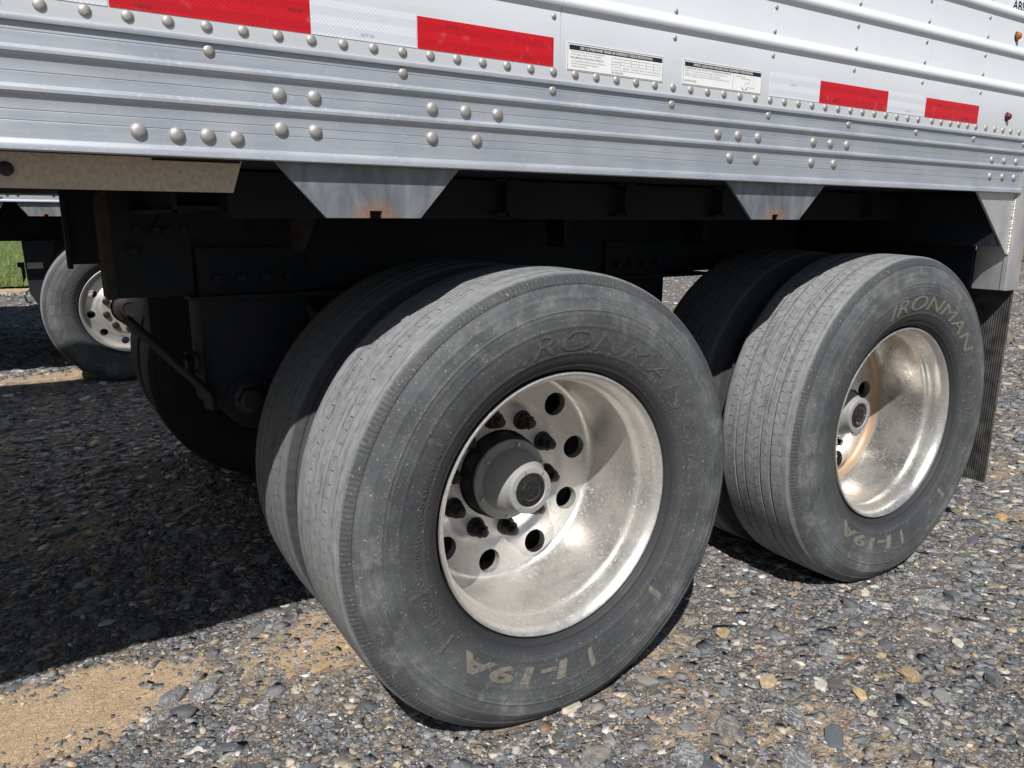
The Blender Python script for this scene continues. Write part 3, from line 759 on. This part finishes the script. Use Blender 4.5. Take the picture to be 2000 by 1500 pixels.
FBOLT = hexnut(.0062, .0, -.007, .0, 0, False); FBOLT.materials.clear(); FBOLT.materials.append(MT['frame'])
BOLT = hexnut(.0062, .0, -.007, .0, 0, False); BOLT.materials.clear(); BOLT.materials.append(MT['steel_bolt'])

def make_hub(wheel, variant):
    # black hub barrel that pokes through the wheel
    lathe_ob('hub', [(.30, .106), (.232, .106), (.226, .102), (.226, .0)], 64, MT['hubblack'], wheel)
    # oil cap: bolted flange + cone + face ring
    lathe_ob('hub_cap', [(.226, .094), (.214, .099), (.208, .0985), (.206, .096), (.2055, .082), (.204, .080), (.186, .0785), (.165, .072), (.148, .064), (.140, .0595), (.130, .0575), (.1225, .0570), (.1195, .0555), (.1190, .0530), (.1190, .0425), (.1210, .0405), (.1225, .0400), (.1225, .030)], 72, MT['hub'], wheel)
    lathe_ob('hub_window', [(.1215, .0398), (.1215, .026), (.1200, .0235), (.1185, .0220), (.1180, .012), (.1172, .0112), (.1172, .0)], 48, MT['window'], wheel)
    for k in range(6):
        a = R(20+60*k); b = ob('cap_bolt', BOLT, None, wheel); b.location = (.0895*math.cos(a), .2056, .0895*math.sin(a))
    for k in range(6):
        a = R(50+60*k)
        s_ = lathe_ob('window_screw', [(.1190, .0032), (.1176, .0030), (.1170, .002), (.1169, 0)], 10, MT['steel_bolt'], wheel)
        s_.location = (.0478*math.cos(a), 0, .0478*math.sin(a))

def drum(wheel, y0, y1):
    lathe_ob('brake_drum', [(y0, .112), (y0, .180), (y0+.012, .203), (y1, .207), (y1, .07)], 64, MT['nut'], wheel)

def outer_wheel(trailer, x, mat_r, mat_t, grooves, label, tyre_label, phase, seg=1200):
    w = make_rim('wheel', trailer, mat_r); w.location = (x, YR, AX); w['label'] = label
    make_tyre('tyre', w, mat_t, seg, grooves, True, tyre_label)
    for k in range(10):
        a = R(phase+36*k); n = ob('lug_nut', NUT, None, w); n.location = (.1429*math.cos(a), .2618, .1429*math.sin(a)); n.rotation_euler = (0, k*.7, 0)
    make_hub(w, 0); drum(w, .30, .52)
    return w

def inner_tyre(trailer, x, y, seg=400, mat='rubi'):
    V = None
    w = lathe_ob('wheel', [(.005, .2985), (.02, .280), (.21, .272), (.23, .2985)], 96, MT['nut'], trailer)
    at = w.data.attributes.new('rr', 'FLOAT', 'POINT'); w.location = (x, y, AX)
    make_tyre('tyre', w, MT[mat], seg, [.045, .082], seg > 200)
    return w

# ------------------------------------------------------------------ trailer builder
def rail_profile():
    H = ZT-ZB
    f = lambda t: ZT-t*H
    P = [(0, f(.0))]
    def groove(t): return [(0, f(t-.006)), (.0008, f(t)), (0, f(t+.006))]
    P += groove(.088)
    P += [(0, f(.190)), (-.0040, f(.210)), (-.0058, f(.224)), (-.0058, f(.246)), (-.0052, f(.252)), (.0002, f(.274)), (.0006, f(.28))]
    P += groove(.393)
    P += [(0, f(.484)), (-.0040, f(.504)), (-.0058, f(.518)), (-.0058, f(.544)), (-.0052, f(.550)), (.0002, f(.574)), (.0006, f(.58))]
    P += groove(.685)+groove(.767)
    P += [(0, f(.905)), (-.0035, f(.930)), (-.0048, f(.955)), (-.0048, f(.992)), (-.0036, f(1.0)), (.010, f(1.0)), (.010, f(.0))]
    return P

def panel_profile(top):
    """white side sheet: half-round stiffening ribs every .101 m"""
    y0 = -.003; P = [(y0+.0012, ZT-.002), (y0, ZT+.0005)]
    z = 1.4735
    while z+.05 < top:
        P += [(y0, z), (y0-.0022, z+.0035), (y0-.0062, z+.0085), (y0-.0084, z+.0135), (y0-.0088, z+.0165), (y0-.0078, z+.0205), (y0-.0052, z+.0255), (y0-.0020, z+.0305), (y0-.0005, z+.0335), (y0, z+.0360)]
        z += .1010
    P += [(y0, top), (.02, top), (.02, ZT-.002)]
    return P

def dome(name, r, h, mat):
    bm = bmesh.new(); n = 14; rings = []
    for rr, hh in ((1.0, 0), (.98, .22), (.84, .60), (.55, .88), (.25, .98)):
        rings.append([bm.verts.new((r*rr*math.cos(2*math.pi*k/n), -h*hh, r*rr*math.sin(2*math.pi*k/n))) for k in range(n)])
    for A, B in zip(rings, rings[1:]):
        for k in range(n): bm.faces.new((A[k], A[(k+1) % n], B[(k+1) % n], B[k]))
    bm.faces.new(rings[-1])
    bmesh.ops.recalc_face_normals(bm, faces=bm.faces[:])
    for f in bm.faces:
        if f.normal.y > .3: f.normal_flip()
    me = bpy.data.meshes.new(name); bm.to_mesh(me); bm.free(); me.materials.append(mat); me.shade_smooth()
    return me
RV_W, RV_S, RV_B, RV_C = dome('rivet', .0082, .0040, MT['rivet']), dome('rivet', .0086, .0042, MT['rivet']), dome('rivet', .0112, .0062, MT['rivet']), dome('rivet', .0054, .0032, MT['rivet'])
def rivet(me, x, y, z, parent):
    o = bpy.data.objects.new('rivet', me); COL.objects.link(o); o.location = (x, y, z); o.parent = parent; o.rotation_euler = (0, random.uniform(0, 6), 0)
    return o

def plate_bracket(parent, xs, y):
    x0, x1, x2, x3, xn = xs; zb = 1.102; zt = 1.192; n = .011
    poly = [(x0, zt), (x1, zt), (x2, zb), (xn+n, zb), (xn+n, zb+.012), (xn-n, zb+.012), (xn-n, zb), (x3, zb)]
    bm = prism([(px-xn, pz-zb) for px, pz in poly], 0, .006)
    o = bmo('bracket_plate', bm, MT['galv'], parent, None, (xn, y, zb))
    return o

def crossmembers(tr, xs, y0, y1, zt):
    for x in xs:
        bm = box(x-.004, x+.004, y0, y1, zt-.085, zt-.003)
        for zz in (zt-.085, zt-.009):
            b2 = box(x-.03, x+.03, y0, y1, zz, zz+.006); me = bpy.data.meshes.new('t'); b2.to_mesh(me); b2.free(); bm.from_mesh(me); bpy.data.meshes.remove(me)
        bmo('crossmember', bm, MT['frame'], tr)

# ---- the near trailer
T = empty('semi_trailer', (0, 0, 0), 'white ribbed semi-trailer with grey bottom rail and dusty tandem dual wheels', 'trailer')
SHADOW_TOP = 3.0  # unseen roof set low so the body's shadow ends between the trailers
seams = [-11.01+1.2196*k for k in range(9)]+[-.0385, 1.190, XEND-.002]
seams = [s for s in seams if s < -.5]+[-.0385, 1.190, XEND-.002]
pp = panel_profile(SHADOW_TOP)
panels = []
for a, b in zip(seams, seams[1:]):
    V, F = extrude_x(pp, a+.0008, b-.0008)
    panels.append(mk('side_panel', V, F, MT['white'], T, 30))
def panel_at(x):
    for p, a, b in zip(panels, seams, seams[1:]):
        if a <= x < b: return p
    return panels[-1]
V, F = extrude_x(rail_profile(), XFRONT, XEND-.004); rail = mk('bottom_rail', V, F, MT['rail'], T, 30)
# overlapping lip of the white sheet on the rail
mk('rail_lip', *extrude_x([(-.0050, ZT+.0040), (-.0058, ZT+.0005), (-.0050, ZT-.0030), (-.0005, ZT-.0030), (-.0005, ZT+.0040)], XFRONT, XEND-.004), MT['rail'], T, 30)
rear_cut = [1.234, 1.281, 1.329, 1.374, 1.422, 1.469, 1.526, 1.579, 1.629, 1.677, 1.731, 1.778]
for k in range(-21, 25):
    x = -.003+.0508*k
    if x < 1.2 and abs(x+.0385) > .004: rivet(RV_W, x, -.003, 1.3685, panel_at(x))
for x in rear_cut: rivet(RV_W, x, -.003, 1.3695, panel_at(x))
for k in range(-4, 7):
    x = -.0528+.3048*k
    if x > 1.78: continue
    rivet(RV_S, x, 0, 1.3366, rail)
    for j in range(0, 9):
        z = 1.464+.0505*j
        if z < 1.36+(x+1.2)*.145+.09: rivet(RV_C, x-.002, -.003, z, panel_at(x-.002))
for x, z in [(-.765, 1.220), (-.715, 1.2175), (-.673, 1.219), (-.632, 1.218), (-.565, 1.286), (-.510, 1.286), (-.565, 1.235), (-.511, 1.235), (-.305, 1.285), (-.240, 1.285), (-.174, 1.285), (-.306, 1.237), (-.218, 1.238), (.395, 1.286), (.460, 1.286), (.527, 1.286), (.437, 1.238), (.525, 1.238), (.729, 1.287), (.796, 1.287), (.863, 1.287), (.727, 1.239), (.816, 1.239), (1.593, 1.282), (1.668, 1.282), (1.744, 1.282), (1.594, 1.234), (1.670, 1.234), (1.744, 1.234)]:
    rivet(RV_B, x, 0, z, rail)
# reflective tape, placards
def tape(x0, x1, z0, z1, mat, name):
    return bmo(name, box(x0, x1, -.0038, -.0028, z0, z1), mat, T)
for x0, x1, m_, txts in [(-1.30, -.970, 'red', []), (-.968, -.788, 'wtape', []), (-.786, -.5115, 'red', [(-.755, 1.381), (-.545, 1.405)]), (-.5095, -.333, 'wtape', [(-.43, 1.384)]), (-.331, -.0545, 'red', [(-.277, 1.417), (-.125, 1.384)]),
                   (.551, .732, 'wtape', [(.625, 1.405)]), (.733, 1.014, 'red', [(.785, 1.384), (.94, 1.406)]), (1.015, 1.187, 'wtape', [(1.10, 1.384)]), (1.1935, 1.472, 'red', [(1.25, 1.410), (1.40, 1.384)])]:
    tp = tape(x0, x1, 1.3775, 1.4275, MT[m_], 'reflective_tape')
    for (tx_, tz_) in txts: flat_text('printed_mark', 'DOT-C2', tx_, tz_, .0042, -.0040, MT['dim'] if m_ == 'wtape' else MT['ink'], tp)
def placard(x0, x1, z0, z1, header, lines, extra):
    p = bmo('placard', box(x0, x1, -.0040, -.0028, z0, z1), MT['paper'], T)
    e = .0012; y = -.0042
    for (a, b, c, d_) in ((x0+.001, x1-.001, z0+.0008, z0+.0008+e), (x0+.001, x1-.001, z1-.0008-e, z1-.0008), (x0+.001, x0+.001+e, z0+.0024, z1-.0024), (x1-.001-e, x1-.001, z0+.0024, z1-.0024)):
        bmo('border', box(a, b, y, -.0039, c, d_), MT['dim'], p)
    bmo('header_bar', box(x0+.005, x1-.004, y, -.0039, z1-.0125, z1-.004), MT['ink'], p)
    flat_text('header_text', header, x0+.030, z1-.0104, .0046, y-.0003, MT['paper'], p, width=(x1-x0)*.75, weight=.012)
    for tx_, xx, zz2, hh, ww, mm in lines: flat_text('text_line', tx_, x0+xx, z0+zz2, hh, y, MT[mm], p, width=ww)
    for (a, b, c, d_) in extra: bmo('table_line', box(x0+a, x0+b, y, -.0039, z0+c, z0+d_), MT['dim'], p)
    return p
ex = [(.108, .236, .0315, .0321), (.108, .236, .0105, .0111), (.131, .236, .0262, .0267), (.108, .236, .0208, .0213)]+[(a, a+.0006, .0112, .0314) for a in (.108, .131, .158, .178, .197, .217, .2354)]
placard(-.0235, .221, 1.3755, 1.4245, 'CBX / C6 FIXED FRAME TRAILER AIR SUSPENSION TORQUE SPECIFICATIONS',
        [('Torques are with oiled, lubricated threads.', .008, .0325, .0030, .082, 'dim'), ('Always apply torque to nut, if possible.', .008, .0278, .0030, .074, 'dim'), ('REQUIRED RE-TORQUING SCHEDULE:', .008, .0215, .0034, .080, 'ink'),
         ('- at required after the first 30 months or 5,000 miles', .008, .0160, .0028, .084, 'dim'), ('- At every routine preventative maintenance', .008, .0115, .0028, .066, 'dim'), ('- At every brake relining', .008, .0070, .0028, .038, 'dim'),
         ('SAF-HOLLAND', .108, .0040, .0040, .030, 'ink'), ('350-385', .137, .014, .003, .016, 'dim'), ('150-175', .161, .014, .003, .014, 'dim'), ('35-45', .181, .014, .003, .012, 'dim'), ('35-45', .201, .014, .003, .012, 'dim'), ('35-45', .220, .014, .003, .012, 'dim'), ('Torque ft-lbs', .111, .015, .003, .017, 'dim'), ('Fastener Size', .111, .024, .003, .018, 'dim')], ex)
p2 = placard(.276, .522, 1.3775, 1.4265, 'SWING ALIGN NON-WELDED AXLE ALIGNMENT PROCEDURES',
        [('ALIGNMENT BOLT IS ON THE FRONT OF THE ROADSIDE FRAME BRACKET', .006, .0315, .0034, .140, 'ink'), ('STEP 1  To square the axle, loosen the pivot bolt nuts', .006, .0265, .0028, .125, 'dim'), ('STEP 2  Turn the adjuster to align the axle', .006, .0215, .0028, .105, 'dim'), ('STEP 3  Tighten the pivot bolts to the torque shown', .006, .0170, .0028, .135, 'dim'), ('SAF-HOLLAND', .006, .0065, .0040, .034, 'ink'), ('ALIGNMENT BOLT SIDE', .160, .0300, .0026, .03, 'dim')],
        [(.152, .1526, .003, .036), (.178, .205, .0275, .0281), (.2045, .2051, .018, .028), (.190, .205, .0180, .0186), (.1905, .1911, .011, .018), (.198, .2225, .0105, .0111)])
for (cx_, cz_, a0, a1) in ((1, 1, 0, 0),):
    V, F = [], []
    for k in range(13):
        a = R(200+140*k/12)
        for rr in (.0080, .0098): V.append((.276+.190+rr*math.cos(a), -.0042, 1.3775+.0135+rr*math.sin(a)))
    F = [(2*i, 2*i+2, 2*i+3, 2*i+1) for i in range(12) if i not in (5, 6)]
    mk('diagram_arrow', V, F, MT['ink'], p2)
lab = bmo('abs_sticker', box(1.570, 1.690, -.0038, -.0028, 1.698, 1.739), MT['paper'], T)
flat_text('abs_text', 'ABS', 1.5845, 1.7050, .0245, -.0042, MT['ink'], lab, width=.072, weight=.02)
# marker lamps
def lamp(x, z, mat, nm):
    g = bpy.data.meshes.new('x')
    o = lathe_ob(nm, [(-.002, .0115), (-.0045, .0120), (-.0065, .0108), (-.007, .0098), (-.007, 0)], 28, MT['gasket'], T, 35, (x, 0, z)); o.scale = (1, 1, 1.15)
    lathe_ob('lens', [(-.0068, .0096), (-.012, .0085), (-.016, .0058), (-.0172, .0024), (-.0174, 0)], 28, mat, o, 40)
lamp(1.631, 1.635, MT['amber'], 'marker_lamp'); lamp(1.639, 1.409, MT['redlens'], 'marker_lamp')
# rear corner post, gusset, weld
post = bmo('rear_post', box(1.804, 1.886, .0015, .112, .873, SHADOW_TOP, .004), MT['post'], T, 30)
bmo('rear_post_flange', box(1.7945, 1.8045, -.004, .03, 1.190, SHADOW_TOP), MT['post'], T)
bmo('post_edge_strip', box(1.8005, 1.8045, .006, .020, .875, .990), MT['post'], T)
bmo('gusset_plate', prism([(1.556, 1.192), (1.8035, 1.192), (1.8035, .992), (1.792, .992)], .012, .019), MT['post'], T)
bm = bmesh.new()
for k in range(34):
    t = k/33; m_ = Matrix.Translation((1.7995+random.uniform(-.0012, .0012), .0105, 1.170-.175*t))
    bmesh.ops.create_icosphere(bm, subdivisions=1, radius=random.uniform(.0045, .0062), matrix=m_)
bmo('weld_bead', bm, MT['weld'], T, 60)
# mudflap with vertical ribs
def mudflap(parent, x, y0, y1, z0, z1):
    prof = []; n = int((y1-y0)/.0072)
    for k in range(n):
        y = y0+k*.0072; prof += [(x, y), (x-.0038, y+.0010), (x-.0038, y+.0034), (x, y+.0044)]
    prof += [(x, y1), (x+.007, y1), (x+.007, y0)]
    m = len(prof); V = [(a, b, z0) for a, b in prof]+[(a, b, z1) for a, b in prof]
    F = [(i, (i+1) % m, m+(i+1) % m, m+i) for i in range(m)]+[tuple(range(m))[::-1], tuple(range(m, 2*m))]
    o = mk('mudflap', V, F, MT['flap'], parent)
    return o
mudflap(T, 1.878, .012, .64, .185, .98); mudflap(T, 1.878, WID-.64, WID-.012, .185, .98)
bmo('mudflap_hanger', box(1.888, 1.93, .10, 2.5, .93, 1.0), MT['frame'], T)
# skirt remnant below the rail, with a bolt
bm = bmesh.new()
A_ = [(-2.2, .050, 1.1885), (-.615, .050, 1.1885), (-.628, .066, 1.1405), (-2.2, .066, 1.1425)]
vs = [bm.verts.new(p) for p in A_]+[bm.verts.new((p[0], p[1]+.004, p[2])) for p in A_]
for f in ((0, 1, 2, 3), (7, 6, 5, 4), (0, 4, 5, 1), (1, 5, 6, 2), (2, 6, 7, 3), (3, 7, 4, 0)): bm.faces.new([vs[i] for i in f])
skirt = bmo('side_skirt', bm, MT['skirt'], T)
lathe_ob('skirt_bolt', [(.0, .010), (-.004, .009), (-.006, .005), (-.006, 0)], 16, MT['rusty'], skirt, 40, (-.928, .054, 1.166))
bmo('skirt_gap_shade', box(-.745, -.62, .040, .048, 1.1845, 1.1875), MT['frame'], T)  # black strip added to stand for the shaded gap under the rail
# hanging bracket plates
plate_bracket(T, (-.578, -.241, -.323, -.494, -.407), .016); plate_bracket(T, (.448, .818, .721, .545, .630), .016)
# other walls, roof, floor, far rail
bmo('floor', box(XFRONT, XEND-.01, .0115, WID-.0115, 1.194, 1.345), MT['dark'], T)
bmo('far_wall', box(XFRONT, XEND-.004, WID-.02, WID+.003, 1.19, SHADOW_TOP), MT['white'], T)
bmo('front_wall', box(XFRONT-.03, XFRONT-.001, 0, WID, 1.19, SHADOW_TOP), MT['white'], T)
bmo('rear_door', box(1.80, 1.86, .116, WID-.116, 1.19, SHADOW_TOP-.02), MT['white'], T)
bmo('roof', box(XFRONT-.03, 1.89, -.002, WID+.002, SHADOW_TOP+.001, SHADOW_TOP+.03), MT['white'], T)
bmo('far_rail', box(XFRONT, XEND, WID+.004, WID+.012, ZB, ZT), MT['rail'], T)
bmo('far_rear_post', box(1.804, 1.886, WID-.112, WID-.0015, .873, SHADOW_TOP-.001, .004), MT['post'], T)
crossmembers(T, [-3.2+.36*k for k in range(14)], .30, WID-.30, 1.194)
bmo('rear_sill', box(1.79, 1.803, .113, WID-.113, .885, 1.19), MT['frame'], T)
bmo('rear_crossbeam', box(1.70, 1.789, .02, WID-.02, 1.02, 1.19), MT['frame'], T)
bmo('inner_side_beam', box(-.58, 1.69, .33, .42, 1.10, 1.188), MT['frame'], T)
# suspension subframe
def frame_side(y0, y1, s):
    bmo('frame_rail', box(-.62, 1.74, y0, y1, 1.118, 1.128), MT['rusty'], T)
    bmo('frame_web', box(-.60, 1.72, y0+.04*s+.035, y0+.04*s+.045, .918, 1.118), MT['frame'], T)
frame_side(.68, .77, 1); frame_side(WID-.77, WID-.68, -1)
bmo('frame_lower_flange', box(-.60, 1.16, .70, .80, .905, .915), MT['frame'], T)
# hangers (tapered boxes with rounded foot)
def hanger(xc, y0, y1, bolt=True):
    # drawn for pivot at xc
    pts = [(xc-.103, 1.03), (xc+.163, 1.03), (xc+.163, .72)]
    for k in range(9):
        a = R(-20-140*k/8); pts.append((xc+.025+.095*math.cos(a), .655+.095*math.sin(a)))
    pts += [(xc-.103, .635)]
    h = bmo('hanger_bracket', prism(pts, y0, y1, .004), MT['frame'], T, 30)
    if bolt:
        bm = bmesh.new(); 
        me = hexnut(.034, 0, -.034, .0, 0, True); b = ob('pivot_bolt', me, None, h); b.location = (xc, y0, .646); b.rotation_euler = (0, .3, 0)
        lathe_ob('pivot_washer', [(0, .062), (-.006, .062), (-.006, 0)], 32, MT['frame'], h, 35, (xc, y0-.0005, .646))
        for k in range(4):
            q = ob('frame_bolt', FBOLT, None, h); q.location = (xc-.06+.058*k, y0-.0005, .955); q.scale = (2.2, 2.2, 2.2)
    return h
hanger(-.474, .735, .89); hanger(.80, .735, .89); hanger(-.474, WID-.89, WID-.735, False); hanger(.80, WID-.89, WID-.735, False)
# front plate of the subframe with gusset and bolts
fp = bmo('front_hanger_plate', box(-.752, -.585, .735, .745, .917, 1.165), MT['frame'], T)
bmo('front_plate_flange', box(-.772, -.752, .735, .86, .915, 1.150), MT['rusty'], T)
for (bx_, bz_) in ((-.70, 1.072), (-.71, 1.025), (-.60, 1.07), (-.635, 1.07), (-.66, 1.07)):
    q = ob('frame_bolt', FBOLT, None, fp); q.location = (bx_, .7345, bz_); q.scale = (2.0, 2.0, 2.0)
bmo('corner_gusset', prism([(-.60, 1.17), (-.44, 1.17), (-.46, 1.055), (-.63, 1.055), (-.66, 1.085)], .722, .733), MT['frame'], T)
for xg in (-.36, .42, 1.0):
    bmo('rib_gusset', prism([(xg, 1.117), (xg+.05, 1.117), (xg+.006, 1.02)], .60, .69), MT['rusty'] if xg < 0 else MT['frame'], T)
# black channel hanging further in, brace tube
bmo('hanging_channel', box(-.818, -.745, 1.08, 1.14, .979, 1.19), MT['frame'], T)
bmo('channel_lip', box(-.830, -.8185, 1.07, 1.15, .968, 1.19), MT['frame'], T)
bmo('brace_tube', tube([(-.742, .72, .872), (-.735, .72, .864), (-.60, .715, .705), (-.578, .712, .675), (-.574, .712, .640)], [.020, .0225, .0225, .025, .028], 14, .5), MT['rusty'], T, 50)
al = bmo('alignment_plate', prism([(-.598, .81), (-.582, .79), (-.580, .715), (-.598, .725)], .715, .73), MT['rusty'], T)
q = ob('alignment_bolt', hexnut(.022, 0, -.03, 0, 0, True), None, al); q.location = (-.606, .722, .757); q.rotation_euler = (0, 0, R(-60))
# axles, arms, air springs
for ax in (0.0, XA2):
    bmo('axle', tube([(ax, .30, AX), (ax, WID-.30, AX)], .064, 28), MT['frame'], T, 40)
    for ys in (.80, WID-.80):
        bmo('trailing_arm', prism([(ax-.47, .70), (ax-.47, .60), (ax-.05, .50), (ax+.34, .50), (ax+.34, .58), (ax-.05, .62)], ys-.035, ys+.035, .004), MT['frame'], T)
        lathe = lathe_ob('air_spring', [(0, .0), (0, .10), (.02, .125), (.06, .135), (.10, .118), (.12, .112), (.14, .118), (.18, .135), (.22, .125), (.24, .10), (.24, 0)], 40, MT['gasket'], T, 50)
        lathe.rotation_euler = (R(90), 0, 0); lathe.location = (ax+.34, ys, .585)
bmo('brake_hose', tube([(1.10, .95, .92), (1.095, .955, .86), (1.085, .96, .80), (1.06, .97, .74)], .0055, 8), MT['gasket'], T, 60)

# ---- wheels of the near trailer
w1 = outer_wheel(T, 0.0, MT['rim1'], MT['rub1'], [], 'dusty dull aluminium wheel with black lug nuts and bolted grey hub cap', 'worn smooth dusty tyre', 26)
arc_text('lettering', 'IRONMAN', 110.5, 29.5, .349, .044, MT['letter'], w1, .25, .0)
arc_text('lettering', 'GEN2', 24, -1, .352, .020, MT['letter'], w1, .0, .008)
arc_text('lettering', 'I-19A', -89.5, -136.5, .352, .038, MT['letter_tan'], w1, .12, .03)
arc_text('lettering', '11R22.5', -150, -168, .353, .018, MT['letter'], w1, .1, .0)
arc_text('lettering', 'Eco', -17, -27, .352, .020, MT['letter'], w1, .2, .0)
arc_text('lettering', 'LOAD RANGE H  16PR', 172, 146, .352, .009, MT['letter'], w1, 0, .0)
arc_text('lettering', '148/145M', 187, 176, .353, .012, MT['letter'], w1, 0, .0)
for a0, a1, ra, rb, m_ in ((128, 113.5, .386, .393, 'letter_tan'), (129, 113, .362, .364, 'letter'), (129, 113, .378, .380, 'letter'), (128, 114, .350, .3515, 'letter'), (-78, -80.6, .352, .398, 'letter_tan'), (-44, -46.6, .346, .398, 'letter_tan'), (149, 146.4, .345, .398, 'letter'), (-143, -145.6, .346, .398, 'letter'), (196, 193.4, .345, .397, 'letter')):
    arc_strip('moulded_bar', a0, a1, ra, rb, MT[m_], w1)
w2 = outer_wheel(T, XA2, MT['rim2'], MT['rub2'], [.056, .090], 'shinier aluminium wheel with a rust brown ring in the dish', 'ribbed tyre with deeper grooves', 10)
arc_text('lettering', 'IRONMAN', 112.5, 32, .354, .043, MT['letter_tan'], w2, .25, .0)
arc_text('lettering', 'GEN2', 26, 4, .355, .018, MT['letter'], w2, .0, .008)
arc_text('lettering', 'I-19A', -90, -137, .352, .038, MT['letter_tan'], w2, .12, .03)
for a0, a1, ra, rb, m_ in ((130, 115, .386, .391, 'letter_tan'), (131, 115, .366, .368, 'letter_tan'), (131, 115, .376, .378, 'letter_tan'), (-80, -82.6, .352, .398, 'letter_tan'), (-44, -46.6, .352, .398, 'letter_tan'), (149, 146.4, .345, .398, 'letter'), (1.5, .3, .350, .390, 'letter')):
    arc_strip('moulded_bar', a0, a1, ra, rb, MT[m_], w2)
for ax in (0.0, XA2):
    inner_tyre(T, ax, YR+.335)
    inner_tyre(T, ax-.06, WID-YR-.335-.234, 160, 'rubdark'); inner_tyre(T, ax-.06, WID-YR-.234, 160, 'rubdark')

# ------------------------------------------------------------------ the neighbouring trailer
YF = 4.45
N = empty('semi_trailer', (0, YF, 0), 'second white trailer parked alongside on the far side of the gap', 'trailer')
NF = -9.0; NE = 2.2
V, F = extrude_x(rail_profile(), NF, NE); nrail = mk('bottom_rail', V, F, MT['rail'], N, 30)
V, F = extrude_x(panel_profile(2.2), NF, NE); mk('side_panel', V, F, MT['white'], N, 30)
bmo('upper_wall', box(NF, NE, -.003, .02, 2.2005, 4.3), MT['white'], N)
bmo('floor', box(NF, NE-.01, .021, WID-.021, 1.196, 1.345), MT['dark'], N)
bmo('far_wall', box(NF, NE, WID-.02, WID, 1.19, 4.3), MT['white'], N); bmo('roof', box(NF, NE, -.002, WID, 4.301, 4.33), MT['white'], N)
bmo('rear_door', box(NE+.001, NE+.05, .0, WID, 1.19, 4.3), MT['white'], N)
for x, z in ((-1.02, 1.218), (-.985, 1.232), (-.93, 1.232), (-.74, 1.232), (-1.10, 1.232), (-.69, 1.232)): rivet(RV_B, x, 0, z, nrail)
plate_bracket(N, (-.950, -.610, -.70, -.885, -.79), .016); plate_bracket(N, (-1.55, -1.0, -1.06, -1.5, -1.28), .016)
bmo('frame_web', box(-3.0, 1.8, .55, .57, .944, 1.19), MT['frame'], N)
bmo('frame_flange', box(-3.0, 1.8, .50, .62, .936, .944), MT['frame'], N)
bmo('hanger_bracket', prism([(-.945, .943), (-.76, .943), (-.76, .42), (-.86, .44), (-.935, .60)], .30, .46, .004), MT['frame'], N)
bmo('step_bracket', prism([(-.985, .80), (-.944, .80), (-.944, .70), (-.965, .66), (-.965, .765), (-.985, .77)], .34, .37), MT['frame'], N)
bmo('air_hose', tube([(-.93, .33, .62), (-.955, .32, .60), (-.965, .32, .57), (-.955, .32, .54), (-.93, .33, .53)], .006, 8), MT['gasket'], N, 60)
bmo('document_plate', box(-.93, -.84, .292, .298, .76, .80), MT['hub'], N)
crossmembers(N, [-1.6+.4*k for k in range(8)], .05, WID-.05, 1.196)
def far_wheel(x):
    w = make_rim('wheel', N, MT['rimfar'], False); w.location = (x, YR+.02, AX)
    make_tyre('tyre', w, MT['rub1'], 240, [.047, .080], False)
    for k in range(10):
        a = R(15+36*k); n = ob('lug_nut', NUTS, None, w); n.location = (.1429*math.cos(a), .0305, .1429*math.sin(a))
    lathe_ob('hub_cap', [(.04, .100), (.005, .096), (-.005, .066), (-.030, .060), (-.036, .056), (-.038, .045), (-.032, .042), (-.032, 0)], 48, MT['nut'], w)
    drum(w, .09, .30)
    return w
fw1 = far_wheel(-.376); arc_text('lettering', 'STRONG GUARD', 197, 92, .346, .034, MT['letter'], fw1, .0, .01)
far_wheel(.89)
for xx in (-.376, .89):
    for yy in (YR+.02+.335, WID-YR-.234):
        w = lathe_ob('wheel', [(.005, .2985), (.02, .280), (.21, .272), (.23, .2985)], 64, MT['rim1'], N)
        w.data.attributes.new('rr', 'FLOAT', 'POINT'); w.location = (xx, yy, AX); make_tyre('tyre', w, MT['rubi'], 120, [.045], False)
    bmo('axle', tube([(xx, .30, AX), (xx, WID-.30, AX)], .064, 20), MT['frame'], N, 40)
